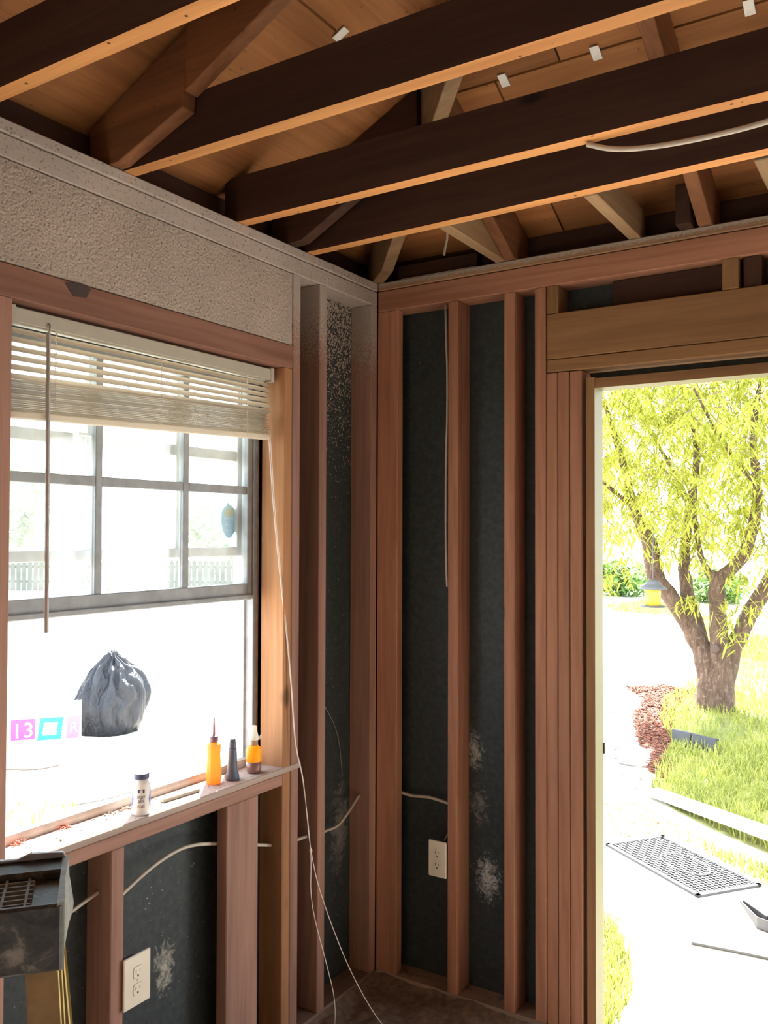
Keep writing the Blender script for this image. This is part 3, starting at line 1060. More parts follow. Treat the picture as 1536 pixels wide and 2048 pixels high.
MB().lathe([(0.0150, 0.098), (0.0152, 0.100), (0.0125, 0.112), (0.0105, 0.120), (0.0098, 0.122), (0.0090, 0.138), (0.0086, 0.1395), (0.003, 0.1395)], n=24).build('overcap', M_CLR, AB, smooth=True)
MB().tube([(0.008, 0.012, 0.098), (0.012, 0.016, 0.104), (0.014, 0.018, 0.112)], [0.004, 0.0035, 0.002], 8).build('nozzle', M_CLR, AB, smooth=True)

# grey stick, nail, flakes of paint, sawdust
rodA, rodB = Vector((-0.052, -0.970, ZS)), Vector((-0.043, -0.842, ZS))
dv = (rodB - rodA).normalized()
pv = Vector((-dv.y, dv.x, 0))
st = MB().prism([rodA - pv * 0.008 + Vector((0, 0, 0.0002)), rodA + pv * 0.008 + Vector((0, 0, 0.0002)), rodA + pv * 0.007 + Vector((0, 0, 0.010)), rodA - pv * 0.007 + Vector((0, 0, 0.010))], rodB - rodA)
tag(st.build('wood_shim', plain('grey_weathered_wood', (0.36, 0.33, 0.27), 0.85), origin=(rodA + rodB) / 2, bevel=0.0015), 'grey weathered wooden stick lying along the window sill', 'stick')
nl = empty('nail', (-0.034, -1.276, ZS))
tag(nl, 'small bent nail lying on the window sill near the ladder', 'nail')
MB().tube([(0.002, -0.026, 0.002), (0.0, 0.0, 0.002), (-0.006, 0.024, 0.002)], 0.0012, 6).build('shank', plain('nail_steel', (0.20, 0.17, 0.15), 0.5, 0.6), nl)
MB().tube([(0.002, -0.026, 0.002), (0.0022, -0.028, 0.002)], 0.0032, 8).build('head', plain('nail_steel_head', (0.20, 0.17, 0.15), 0.5, 0.6), nl)
M_RED = plain('red_shaving', (0.50, 0.10, 0.06), 0.7, var=0.3, scale=200)
for nm, cx, cy, n, lab in (('red_shavings', -0.098, -1.240, 16, 'small heap of red plastic shavings on the window sill'),
                           ('red_shavings', -0.096, -1.372, 18, 'red plastic shavings in the window corner above the ladder')):
    mb = MB()
    for k in range(n):
        a = random.uniform(0, 6.28)
        p = Vector((cx + random.gauss(0, 0.004), cy + random.gauss(0, 0.011), ZS + random.uniform(0.001, 0.006)))
        e = Vector((math.cos(a), math.sin(a), random.uniform(-.1, .3))) * random.uniform(0.004, 0.009)
        q = e.cross(Vector((0, 0, 1))).normalized() * 0.003
        p.z = max(p.z, ZS + 0.001 + abs(e.z))
        mb.tube([p - e, p + q, p + e], 0.0009, 4)
    tag(mb.build(nm, M_RED, origin=(cx, cy, ZS)), lab, 'shavings', kind='stuff')
mb = MB()
M_SAW = plain('sawdust_flakes', (0.30, 0.20, 0.14), 0.9, var=0.5, scale=300)
for k in range(260):
    if random.random() < 0.55:
        x, y = random.gauss(-0.095, 0.008), random.uniform(-1.42, -0.62)
    else:
        x, y = random.uniform(-0.1, -0.005), random.uniform(-1.42, -0.55)
    x = max(-0.104, min(-0.006, x))
    s_ = random.uniform(0.0008, 0.0028)
    a = random.uniform(0, 3.14)
    c, s2 = math.cos(a) * s_, math.sin(a) * s_
    mb.prism([(x + c, y + s2, ZS + 0.0001), (x - s2 * .4, y + c * .4, ZS + 0.0001), (x - c, y - s2, ZS + 0.0001), (x + s2 * .4, y - c * .4, ZS + 0.0001)], (0, 0, random.uniform(0.0006, 0.002)))
for k in range(120):
    x, y = random.gauss(-0.092, 0.007), random.gauss(-1.045, 0.035)
    x = max(-0.104, x)
    s_ = random.uniform(0.001, 0.003)
    mb.box(x - s_, x + s_, y - s_ * .5, y + s_ * .5, ZS + 0.0001, ZS + random.uniform(0.001, 0.004))
tag(mb.build('sawdust', M_SAW, origin=(-0.06, -1.0, ZS)), 'scattered brown sawdust and flakes along the window sill', 'sawdust', kind='stuff')

# ------------------------------------------------------------------ electrical: outlets and cable
M_PLATE2 = plain('ivory_outlet_plastic', (0.66, 0.60, 0.49), 0.35, var=0.03)
M_SLOT = plain('outlet_slot', (0.05, 0.045, 0.04), 0.6)
M_RIM = plain('darker_ivory_plastic', (0.50, 0.45, 0.36), 0.4)  # darker ivory for the receptacle rims and the screw


def outlet(loc, ax, w, h, label):
    """ax: 'x' faces +x, 'y' faces -y; local u along the wall, n into the room"""
    o = empty('wall_outlet', loc)
    tag(o, label, 'outlet')
    P = (lambda u, n, z: (n, u, z)) if ax == 'x' else (lambda u, n, z: (u, -n, z))

    def pr(name, poly, n0, n1, mat, parent, bev=0.0):
        a = [Vector(P(u, n0, z)) for u, z in poly]
        dd = Vector(P(0, n1 - n0, 0))
        return MB().prism(a, dd).build(name, mat, parent, bevel=bev)
    rc = lambda a, b, c_, d_: [(a, c_), (b, c_), (b, d_), (a, d_)]
    pr('cover_plate', rc(-w / 2, w / 2, 0, h), 0.0, 0.006, M_PLATE2, o, 0.002)
    pr('box', rc(-w / 2 + .008, w / 2 - .012, 0.02, h - 0.026), -0.05, 0.0, plain('outlet_box_plastic', (0.10, 0.10, 0.11), 0.6), o)
    for zc in (h * 0.33, h * 0.66):
        k = h / 0.122
        rr = 0.0165 * k
        pts = [(rr * 0.92 * max(-0.86, min(0.86, math.cos(g))), zc + rr * max(-.8, min(.8, math.sin(g)))) for g in [i * 2 * math.pi / 28 for i in range(28)]]
        pr('receptacle_rim', [(u * 1.12, zc + (z - zc) * 1.1) for u, z in pts], 0.006, 0.0064, M_RIM, o)
        r_ = pr('receptacle', pts, 0.006, 0.0078, M_PLATE2, o)
        pr('slot', rc(-0.0072, -0.0052, zc - 0.002, zc + 0.0075), 0.0078, 0.0081, M_SLOT, r_)
        pr('slot', rc(0.0055, 0.0070, zc - 0.001, zc + 0.0065), 0.0078, 0.0081, M_SLOT, r_)
        pr('slot', [(0.0028 * math.cos(g), zc - 0.0085 + 0.0030 * math.sin(g)) for g in [i * 2 * math.pi / 10 for i in range(10)]], 0.0078, 0.0081, M_SLOT, r_)
    pr('screw', [(0.0026 * math.cos(g), h / 2 + 0.0026 * math.sin(g)) for g in [i * 2 * math.pi / 12 for i in range(12)]], 0.006, 0.0072, M_RIM, o)
    return o


outlet((0.004, -1.104, 0.3695), 'x', 0.086, 0.1265, 'ivory duplex outlet under the window sill on the left wall')
outlet((0.2545, -0.004, 0.379), 'y', 0.068, 0.121, 'ivory duplex outlet on the stud beside the corner')

M_CABLE = plain('cream_cable_jacket', (0.46, 0.40, 0.33), 0.55, var=0.08)


def cable(name, pts, r, label, cat='cable', mat=None):
    p = smooth_path(pts)
    o = MB().tube(p, r, 8).build(name, mat or M_CABLE, origin=p[0], smooth=True)
    return tag(o, label, cat, 'electrical cables in the stud walls')


cable('electrical_cable', [(-0.045, -1.43, 0.60), (-0.045, -1.236, 0.650), (-0.045, -1.182, 0.662)], 0.0045, 'short cream cable entering the stud behind the black stepladder')
cable('electrical_cable', [(-0.045, -1.139, 0.615), (-0.045, -1.098, 0.636), (-0.045, -0.998, 0.671), (-0.045, -0.89, 0.684), (-0.045, -0.766, 0.658), (-0.047, -0.585, 0.600), (-0.045, -0.5255, 0.582)], 0.0050, 'cream cable arching across black sheathing below the window sill')
cable('electrical_cable', [(-0.045, -0.4455, 0.566), (-0.045, -0.40, 0.561), (-0.045, -0.3445, 0.557)], 0.0055, 'short cream cable stub between the studs right of the sill')
cable('electrical_cable', [(-0.045, -0.3045, 0.538), (-0.045, -0.246, 0.545), (-0.045, -0.17, 0.543), (-0.045, -0.10, 0.576), (-0.045, -0.0385, 0.615)], 0.0050, 'cream cable curving up into the corner stud')
cable('electrical_cable', [(0.030, 0.0400, 0.634), (0.05, 0.045, 0.628), (0.115, 0.055, 0.615), (0.19, 0.050, 0.622), (0.2875, 0.045, 0.612)], 0.0055, 'cream cable running from corner stud to the stud with outlet')
cable('electrical_cable', [(0.262, 0.030, 2.336), (0.272, 0.018, 2.20), (0.279, 0.012, 2.10), (0.279, 0.012, 1.95), (0.272, 0.018, 1.80), (0.270, 0.020, 1.60), (0.274, 0.016, 1.45), (0.281, 0.010, 1.36)], 0.0042, 'tall cream cable hanging down beside the first door-wall stud')
cable('electrical_cable', [(1.03, -0.715, 2.4350), (1.085, -0.70, 2.417), (1.164, -0.695, 2.404), (1.28, -0.70, 2.395), (1.42, -0.72, 2.390), (1.60, -0.74, 2.405), (1.85, -0.725, 2.4355)], 0.0062, 'cream cable sagging below the third ceiling joist')
cable('electrical_cable', [(0.342, -0.11, 2.56), (0.338, -0.10, 2.52), (0.330, -0.10, 2.485), (0.326, -0.10, 2.462)], 0.0040, 'short cable end hanging in the attic behind the last joist')
cable('outlet_lead', [(0.270, 0.012, 0.498), (0.276, 0.016, 0.512), (0.286, 0.022, 0.530)], 0.0030, 'thin dark lead above the outlet beside the corner', 'cable', plain('dark_lead', (0.16, 0.13, 0.12), 0.6))
# stray thread hanging on the corner sheathing
cable('loose_thread', [(-0.080, -0.235, 1.02), (-0.078, -0.205, 0.955), (-0.076, -0.15, 0.88), (-0.074, -0.12, 0.80), (-0.072, -0.105, 0.69)], 0.0007, 'thin loose thread on black sheathing near the corner', 'thread', plain('dusty_thread', (0.36, 0.34, 0.32), 0.9))

# ------------------------------------------------------------------ stepladder: black moulded top cap on yellow fibreglass rails
uu = Vector((0.64, 0.768, 0)).normalized()
vv_ = Vector((-uu.y, uu.x, 0))
base = Vector((0.870, -1.995, 0)) - uu * 0.155 + vv_ * 0.075
LD = empty('stepladder', (base.x, base.y, -0.04), math.atan2(uu.y, uu.x))
tag(LD, 'yellow fibreglass stepladder with a dusty black plastic top cap', 'ladder')


def cap_mat():
    m, t, b = nt('dusty_black_plastic')
    v, raw = coords(t)
    n = noise_n(t, v, 22, 6, 0.7, 0.6)
    n2 = noise_n(t, v, 90, 3, 0.5)
    c = ramp(t, n, [(0.42, (0.020, 0.022, 0.026)), (0.56, (0.050, 0.052, 0.054)), (0.68, (0.20, 0.19, 0.165))])
    s = ramp(t, n2, [(0.68, (0, 0, 0)), (0.72, (1, 1, 1))])
    c = mixc(t, s, c, (0.26, 0.26, 0.27))
    t.links.new(c, b.inputs['Base Color'])
    b.inputs['Roughness'].default_value = 0.5
    bump(t, n2, 0.15, 0.002, b)
    return m


M_CAP = cap_mat()
M_FIB = plain('yellow_fibreglass', (0.62, 0.50, 0.16), 0.5, var=0.12, scale=14)
M_FLG = plain('aged_resin_flange', (0.24, 0.155, 0.07), 0.6, var=0.2, scale=40)
M_DUST = plain('dusty_cap_rib', (0.20, 0.20, 0.19), 0.6, var=0.2, scale=80)
ZC = 1.170
# skirt: rounded box open on top
CX, CY = 0.155, 0.075
mb = MB()
mb.box(-CX, CX, -CY - 0.004, -CY + 0.006, ZC - 0.074, ZC)             # front skirt
mb.box(-CX, CX, CY - 0.006, CY, ZC - 0.070, ZC + 0.001)               # back skirt
mb.box(-CX, -CX + 0.008, -CY, CY, ZC - 0.080, ZC)
mb.box(-CX, CX, -CY, CY, ZC - 0.022, ZC - 0.012)                      # tray floor
mb.box(-CX, CX, 0.030, CY, ZC - 0.014, ZC - 0.001)                    # raised back shelf
mb.build('cap_body', M_CAP, LD, bevel=0.004)
# right cheek: a worn greyish moulded end, bulging in the middle
mb = MB()
rows = 8
v, f = [], []
for i in range(rows + 1):
    q = i / rows
    z = ZC + 0.001 - 0.077 * q
    bul = 0.010 * math.sin(math.pi * min(1, q * 1.3)) if q < 0.77 else 0.004 * (1 - q)
    y0 = -CY - 0.004 + 0.016 * max(0, q - 0.75)
    y1 = CY - 0.050 * q ** 1.5
    v += [(CX - 0.006, y0, z), (CX + 0.002, y0 + 0.004, z), (CX + bul, (y0 + y1) / 2, z), (CX + 0.002, y1 - 0.003, z), (CX - 0.006, y1, z)]
for i in range(rows):
    for k in range(4):
        f.append((i * 5 + k, i * 5 + k + 1, i * 5 + 6 + k, i * 5 + 5 + k))
    f.append((i * 5 + 4, i * 5, i * 5 + 5, i * 5 + 9))
f.append((0, 1, 2, 3, 4))
f.append(tuple(rows * 5 + k for k in (4, 3, 2, 1, 0)))
mb.add(v, f)
mb.build('cap_end', plain('worn_grey_plastic', (0.27, 0.28, 0.25), 0.55, var=0.25, scale=60), LD, smooth=False)
# wavy back lip
lip = [(-CX, 0.0), (-CX, 0.010), (-0.04, 0.016), (0.035, 0.0165), (0.045, 0.015), (0.062, 0.006), (0.080, 0.0025), (0.098, 0.003), (0.112, 0.0085), (0.135, 0.0075), (0.150, 0.0065), (0.153, 0.0)]
MB().prism([(x, CY - 0.006, ZC + z) for x, z in lip], (0, 0.008, 0)).build('back_lip', plain('lip_plastic', (0.26, 0.26, 0.28), 0.3, var=0.1), LD, bevel=0.001)
# waffle grid on the tray floor
gm = MB()
for k in range(7):
    y = -CY + 0.012 + 0.0135 * k
    gm.box(-CX + 0.01, CX - 0.035, y, y + 0.003, ZC - 0.0125, ZC - 0.007)
for k in range(11):
    x = -CX + 0.012 + 0.0255 * k
    gm.box(x, x + 0.003, -CY + 0.010, 0.030, ZC - 0.0125, ZC - 0.0072)
gm.build('waffle_grid', M_DUST, LD)


def rail(sx, y_top, y_bot, wdt, name='rail'):
    """C-channel from under the cap to the floor, splayed outwards and fore or aft"""
    mb = MB()
    zt, zb = ZC - 0.075, 0.0
    sg = 1 if y_bot < y_top else -1
    def slab(xa, xb, ya, yb):
        # top section at zt, bottom section shifted
        dx, dy = sx * 0.085, y_bot - y_top
        t_ = [(sx * xa, y_top + sg * ya, zt), (sx * xb, y_top + sg * ya, zt), (sx * xb, y_top + sg * yb, zt), (sx * xa, y_top + sg * yb, zt)]
        b_ = [(x + dx, y + dy, zb) for x, y, z in t_]
        mb.add(t_ + b_, [(0, 1, 2, 3), (7, 6, 5, 4), (0, 4, 5, 1), (1, 5, 6, 2), (2, 6, 7, 3), (3, 7, 4, 0)])
    slab(0.116, 0.150, 0.0, 0.004)            # front flange
    slab(0.146, 0.150, 0.004, wdt)            # web
    slab(0.150, 0.1525, 0.020, wdt - 0.026)   # raised rib of the web
    slab(0.110, 0.150, wdt - 0.004, wdt)      # back flange
    o = mb.build(name, [M_FIB, M_FLG], LD)
    for p in o.data.polygons:
        if p.normal.y < -0.7:
            p.material_index = 1
    return o


for sx in (-1, 1):
    rail(sx, -0.068, -0.30, 0.066)
    rail(sx, 0.060, 0.33, 0.045)
for z in (0.26, 0.55, 0.84):
    k = (ZC - 0.075 - z) / (ZC - 0.075)
    y = -0.068 - 0.232 * k
    hw = 0.145 + 0.085 * k
    MB().box(-hw, hw, y, y + 0.08, z - 0.025, z).build('step', M_CAP, LD, bevel=0.003)
MB().box(-0.20, 0.20, 0.20, 0.215, 0.56, 0.60).build('rear_brace', plain('ladder_metal', (0.5, 0.5, 0.48), 0.4, 0.7), LD)
# steel hinge bracket below the cap
MB().prism([(-0.10, -0.072, ZC - 0.085), (-0.012, -0.072, ZC - 0.085), (-0.012, -0.072, ZC - 0.098), (-0.024, -0.072, ZC - 0.112), (-0.028, -0.072, ZC - 0.17), (-0.10, -0.072, ZC - 0.17)], (0, 0.003, 0)).build('hinge_bracket', plain('greenish_steel', (0.17, 0.18, 0.15), 0.5, 0.5), LD)

# ------------------------------------------------------------------ outdoors
GZ = -0.20
M_GROUND = plain('pale_dry_ground', (0.52, 0.49, 0.44), 0.95, var=0.14, scale=2.5)
g = MB().box(-45, 45, -30, 60, GZ - 0.2, GZ).build('ground', M_GROUND)
tag(g, 'pale sunlit dry ground and drive outside the house', kind='structure')


def inside(p, poly):
    x, y = p
    c = False
    for i in range(len(poly)):
        (x1, y1), (x2, y2) = poly[i], poly[i - 1]
        if (y1 > y) != (y2 > y) and x < (x2 - x1) * (y - y1) / (y2 - y1) + x1:
            c = not c
    return c


def sample(poly, n, dens=None):
    xs = [p[0] for p in poly]
    ys = [p[1] for p in poly]
    out = []
    while len(out) < n:
        p = (random.uniform(min(xs), max(xs)), random.uniform(min(ys), max(ys)))
        if inside(p, poly) and (dens is None or random.random() < dens(p)):
            out.append(p)
    return out


def leafy(name, c0, c1, tr=0.5):
    m, t, b = nt(name)
    v, raw = coords(t)
    f = noise_n(t, v, 6, 3)
    f2 = noise_n(t, v, 90, 1)
    c = ramp(t, math_n(t, 'ADD', math_n(t, 'MULTIPLY', f, 0.55), math_n(t, 'MULTIPLY', f2, 0.45)), [(0.36, c0), (0.62, c1)])
    t.links.new(c, b.inputs['Base Color'])
    b.inputs['Roughness'].default_value = 0.6
    b.inputs['Specular IOR Level'].default_value = 0.25
    tl = t.nodes.new('ShaderNodeBsdfTranslucent')
    t.links.new(c, tl.inputs[0])
    mx = t.nodes.new('ShaderNodeMixShader')
    mx.inputs[0].default_value = tr
    t.links.new(b.outputs[0], mx.inputs[1])
    t.links.new(tl.outputs[0], mx.inputs[2])
    t.links.new(mx.outputs[0], t.nodes['Material Output'].inputs[0])
    return m


M_GRASS = leafy('lawn_grass', (0.14, 0.18, 0.025), (0.42, 0.42, 0.11), 0.45)
M_STRAW = leafy('dry_straw', (0.26, 0.15, 0.07), (0.46, 0.34, 0.17), 0.2)


def blades(name, pts, h0, h1, mat, label, cat, lean=0.5, width=0.004, z=GZ):
    v, f = [], []
    for (x, y) in pts:
        h = random.uniform(h0, h1)
        a = random.uniform(0, 6.283)
        l = random.uniform(0.1, lean) * h
        w = width * random.uniform(0.6, 1.3)
        dx, dy = math.cos(a), math.sin(a)
        px, py = -dy * w, dx * w
        o = len(v)
        v += [(x - px, y - py, z), (x + px, y + py, z), (x - px * .8 + dx * l * .4, y - py * .8 + dy * l * .4, z + h * .6), (x + px * .8 + dx * l * .4, y + py * .8 + dy * l * .4, z + h * .6), (x + dx * l, y + dy * l, z + h)]
        f += [(o, o + 1, o + 3, o + 2), (o + 2, o + 3, o + 4)]
    c = (sum(p[0] for p in pts) / len(pts), sum(p[1] for p in pts) / len(pts), z)
    mb = MB()
    mb.v, mb.f, mb.m = v, f, [0] * len(f)
    me = bpy.data.meshes.new(name)
    me.from_pydata([(p[0] - c[0], p[1] - c[1], p[2] - c[2]) for p in v], [], f)
    me.materials.append(mat)
    ob = bpy.data.objects.new(name, me)
    COL.objects.link(ob)
    ob.location = c
    return tag(ob, label, cat, kind='stuff')


lawn = [(-0.7, 12.9), (-0.85, 11.34), (-0.81, 8.6), (-0.75, 6.72), (-0.53, 5.7), (-0.18, 4.78), (-0.06, 3.95), (0.03, 3.38), (0.26, 3.06), (0.55, 2.80), (0.98, 2.50), (2.3, 1.9), (2.6, 12.9)]
MB().prism([(x, y, GZ + 0.001) for x, y in lawn], (0, 0, 0.006)).build('lawn_soil', plain('lawn_soil', (0.20, 0.20, 0.07), 0.95, var=0.3, scale=12))
tag(bpy.data.objects['lawn_soil'], 'green lawn soil under the tree', kind='structure')
blades('grass', sample(lawn, 26000, lambda p: 1.0 if p[1] < 5.0 else (0.6 if p[1] < 7.5 else 0.28)), 0.05, 0.13, M_GRASS, 'bright green lawn grass around the tree beyond the doorway', 'grass', 0.9, 0.0045)
blades('grass', sample([(0.57, 2.46), (1.0, 2.30), (1.6, 2.0), (1.6, 1.75), (1.04, 1.93), (0.92, 2.12), (0.73, 2.27)], 900), 0.03, 0.09, M_GRASS, 'strip of green grass between the rubber mat and white plank', 'grass', 0.8)
blades('grass', sample([(0.1, 1.45), (0.38, 1.32), (0.51, 1.17), (0.63, 0.93), (0.70, 0.70), (0.72, 0.48), (0.70, 0.2), (0.1, 0.2)], 3600), 0.04, 0.11, M_GRASS, 'patch of green grass outside the left door jamb', 'grass', 0.9)
blades('grass', sample([(-4.97, 17.46), (-4.57, 19.5), (-3.68, 18.85), (-0.59, 12.6), (3, 11), (3, 9.9), (-0.25, 9.96), (-0.92, 10.64), (-3.12, 16.21), (-4.24, 16.41)], 3500), 0.08, 0.2, M_GRASS, 'distant green verge beyond the pale drive', 'grass', 0.9, 0.012)
blades('grass', sample([(-3.5, 0.8), (-2.97, 1.07), (-2.66, 0.93), (-2.5, 0.6), (-2.4, 0.2), (-3.2, 0.2)], 420), 0.02, 0.08, M_GRASS, 'sparse green weeds on the ground below the window', 'grass', 0.9)
straw = [(-0.25, 2.81), (-0.02, 3.10), (0.27, 2.86), (0.55, 2.60), (0.72, 2.42), (0.66, 2.34), (0.36, 2.54), (0.26, 2.50), (0.12, 2.36), (-0.05, 2.4)]
blades('straw', sample(straw, 1500), 0.006, 0.03, M_STRAW, 'dry brown straw and clippings above the rubber mat', 'straw', 3.0, 0.003)


def chips(name, polys, n, mat, label, cat, s0=0.012, s1=0.035):
    mb = MB()
    for poly in polys:
        for (x, y) in sample(poly, n):
            a = random.uniform(0, 6.28)
            l, w = random.uniform(s0, s1), random.uniform(0.004, 0.010)
            dx, dy = math.cos(a), math.sin(a)
            z = GZ + random.uniform(0.0, 0.018)
            t_ = random.uniform(-0.3, 0.3) * l
            p = [(x - dx * l - dy * w, y - dy * l + dx * w, z + abs(t_) - t_), (x - dx * l + dy * w, y - dy * l - dx * w, z + abs(t_) - t_), (x + dx * l + dy * w, y + dy * l - dx * w, z + abs(t_) + t_), (x + dx * l - dy * w, y + dy * l + dx * w, z + abs(t_) + t_)]
            mb.prism(p, (0, 0, 0.004))
    c = polys[0][0]
    return tag(mb.build(name, mat, origin=(c[0], c[1], GZ)), label, cat, kind='stuff')


mul = [(-1.32, 7.23), (-0.97, 7.58), (-0.63, 7.32), (-0.53, 6.25), (-0.34, 5.33), (-0.12, 4.79), (-0.02, 4.3), (0.04, 3.7), (-0.15, 3.89), (-0.25, 4.45), (-0.40, 4.6), (-0.81, 5.78), (-0.92, 6.61)]
chips('bark_mulch', [mul], 2400, plain('red_bark_chips', (0.14, 0.044, 0.024), 0.9, var=0.45, scale=60), 'reddish bark mulch along the edge of the lawn', 'mulch')
chips('leaf_litter', [[(-2.2, 8.5), (-1.0, 8.8), (-0.3, 4.4), (0.0, 3.3), (-1.0, 3.5)]], 90, plain('dry_leaf_litter', (0.16, 0.11, 0.08), 0.9, var=0.3), 'scattered dry leaves on the pale path', 'leaves', 0.006, 0.03)


# ---- the tree by the lawn
def bark():
    m, t, b = nt('tree_bark')
    v, _ = coords(t, (9, 9, 2.6))
    n = noise_n(t, v, 3.2, 7, 0.68, 0.9)
    v2, _ = coords(t)
    n2 = noise_n(t, v2, 26, 4, 0.6)
    c = ramp(t, n, [(0.30, (0.045, 0.024, 0.016)), (0.55, (0.12, 0.072, 0.050)), (0.75, (0.22, 0.145, 0.10))])
    c = mixc(t, ramp(t, n2, [(0.58, (0, 0, 0)), (0.66, (0.5, 0.5, 0.5))]), c, (0.26, 0.20, 0.15))
    t.links.new(c, b.inputs['Base Color'])
    b.inputs['Roughness'].default_value = 0.95
    bump(t, n, 0.9, 0.03, b)
    return m


TR = empty('tree', (-0.20, 6.47, GZ))
tag(TR, 'leafy tree with a forked brown trunk on the lawn beyond the doorway', 'tree')
TO = Vector(TR.location)
stems = [
    ([(-0.19, 6.47, -0.26), (-0.20, 6.47, 0.0), (-0.24, 6.46, 0.2), (-0.31, 6.45, 0.40), (-0.45, 6.42, 0.66), (-0.60, 6.40, 0.90), (-0.735, 6.40, 1.08), (-0.775, 6.40, 1.22), (-0.80, 6.38, 1.42), (-0.93, 6.30, 1.80), (-1.05, 6.20, 2.35), (-1.25, 6.1, 3.1)],
     [0.215, 0.175, 0.13, 0.098, 0.088, 0.080, 0.086, 0.092, 0.075, 0.05, 0.032, 0.015]),
    ([(-0.20, 6.48, -0.10), (-0.36, 6.52, 0.55), (-0.45, 6.53, 0.85), (-0.50, 6.55, 1.12), (-0.50, 6.56, 1.36), (-0.46, 6.6, 1.80), (-0.40, 6.65, 2.4), (-0.55, 6.6, 3.2)],
     [0.10, 0.078, 0.070, 0.062, 0.055, 0.045, 0.03, 0.012]),
    ([(-0.15, 6.45, -0.2), (-0.14, 6.44, 0.25), (-0.15, 6.43, 0.6), (-0.165, 6.43, 0.95), (-0.14, 6.42, 1.08), (0.02, 6.40, 1.24), (0.14, 6.38, 1.44), (0.24, 6.3, 1.9), (0.22, 6.2, 2.5), (0.35, 6.1, 3.2)],
     [0.165, 0.112, 0.085, 0.078, 0.074, 0.062, 0.06, 0.045, 0.03, 0.012]),
    ([(-0.16, 6.43, 0.95), (-0.22, 6.42, 1.12), (-0.31, 6.40, 1.34), (-0.34, 6.3, 1.8), (-0.25, 6.2, 2.5)], [0.045, 0.035, 0.028, 0.022, 0.01]),
    ([(-0.165, 6.43, 0.98), (-0.175, 6.43, 1.14), (-0.17, 6.43, 1.17)], [0.06, 0.050, 0.020]),
    ([(-0.17, 6.48, -0.20), (-0.03, 6.52, 0.40), (0.06, 6.55, 0.62), (0.17, 6.58, 0.86), (0.30, 6.6, 1.10), (0.48, 6.65, 1.6), (0.7, 6.7, 2.4), (0.9, 6.6, 3.1)],
     [0.12, 0.085, 0.080, 0.078, 0.074, 0.05, 0.03, 0.012]),
    ([(-0.45, 6.6, 1.8), (-0.75, 6.9, 2.3), (-1.1, 7.2, 2.8)], [0.03, 0.022, 0.01]),
    ([(0.23, 6.3, 2.0), (0.0, 5.9, 2.4), (-0.2, 5.6, 2.9)], [0.028, 0.018, 0.008]),
    ([(-0.93, 6.3, 1.8), (-1.2, 5.9, 2.1), (-1.4, 5.6, 2.3)], [0.026, 0.018, 0.008]),
]
mb = MB()
for pts, rs in stems:
    p = smooth_path(pts, 4)
    rr = []
    for i in range(len(p)):
        q = i / 4
        k = min(int(q), len(rs) - 2)
        rr.append(rs[k] + (rs[k + 1] - rs[k]) * (q - k))
    mb.tube(p, rr, 14, jit=0.22)
mb.build('trunk', bark(), TR, smooth=True).location -= TO
MB().lathe([(0.035, 0.0), (0.045, 0.01), (0.030, 0.022), (0.012, 0.024)], n=14).build('branch_scar', plain('dark_knot', (0.09, 0.06, 0.05), 0.9), TR)
sc = bpy.data.objects['branch_scar']
sc.rotation_euler = (math.radians(90), 0, math.radians(-10))
sc.location = Vector((-0.16, 6.335, 0.42)) - TO
M_LEAF = leafy('tree_leaves', (0.18, 0.21, 0.03), (0.52, 0.52, 0.10), 0.6)


def foliage(twigs, per, ll, lw, droop=1.0):
    v, f = [], []
    for (c, dirv) in twigs:
        c = Vector(c)
        dirv = Vector(dirv)
        for k in range(per):
            q = k / per
            p = c + dirv * q + Vector((0, 0, -0.10 * droop * q * q)) + Vector((random.gauss(0, .02), random.gauss(0, .02), random.gauss(0, .015)))
            a = random.uniform(0, 6.283)
            dn = Vector((math.cos(a) * 0.75, math.sin(a) * 0.75, random.uniform(-1.1, 0.15) * droop)).normalized()
            L_ = ll * random.uniform(0.65, 1.25)
            w = lw * random.uniform(0.7, 1.2)
            sd_ = dn.cross(Vector((random.uniform(-.4, .4), random.uniform(-.4, .4), 1))).normalized() * w
            sag = Vector((0, 0, -0.22 * L_ * droop))
            o = len(v)
            v += [p, p + dn * L_ * .35 + sd_ + sag * .15, p + dn * L_ * .35 - sd_ + sag * .15, p + dn * L_ * .72 + sd_ * .7 + sag * .5, p + dn * L_ * .72 - sd_ * .7 + sag * .5, p + dn * L_ + sag]
            f += [(o, o + 1, o + 2), (o + 1, o + 3, o + 4, o + 2), (o + 3, o + 5, o + 4)]
    return v, f


def mesh_obj(name, v, f, mat, parent=None, origin=(0, 0, 0)):
    me = bpy.data.meshes.new(name)
    o = Vector(origin)
    me.from_pydata([Vector(p) - o for p in v], [], f)
    me.materials.append(mat)
    ob = bpy.data.objects.new(name, me)
    COL.objects.link(ob)
    ob.parent = parent
    ob.location = o - (Vector(parent.location) if parent else Vector((0, 0, 0)))
    return ob


tw = []
while len(tw) < 2900:
    x, y, z = random.uniform(-2.1, 1.7), random.uniform(5.0, 8.2), random.uniform(1.25, 4.6)
    low = 1.42 + 0.18 * noise.noise(Vector((x * 2.2, y * 1.5, 3.1)))
    if x < -0.75:
        low -= 0.22
    if z < low:
        continue
    e = ((x + 0.2) / 1.95) ** 2 + ((y - 6.5) / 1.65) ** 2 + ((z - 2.75) / 1.75) ** 2
    if e > 1.0 or noise.noise(Vector((x * 1.9, y * 1.9, z * 1.9))) < -0.28:
        continue
    a = random.uniform(0, 6.28)
    tw.append(((x, y, z), (math.cos(a) * 0.16, math.sin(a) * 0.16, random.uniform(-0.16, 0.05))))
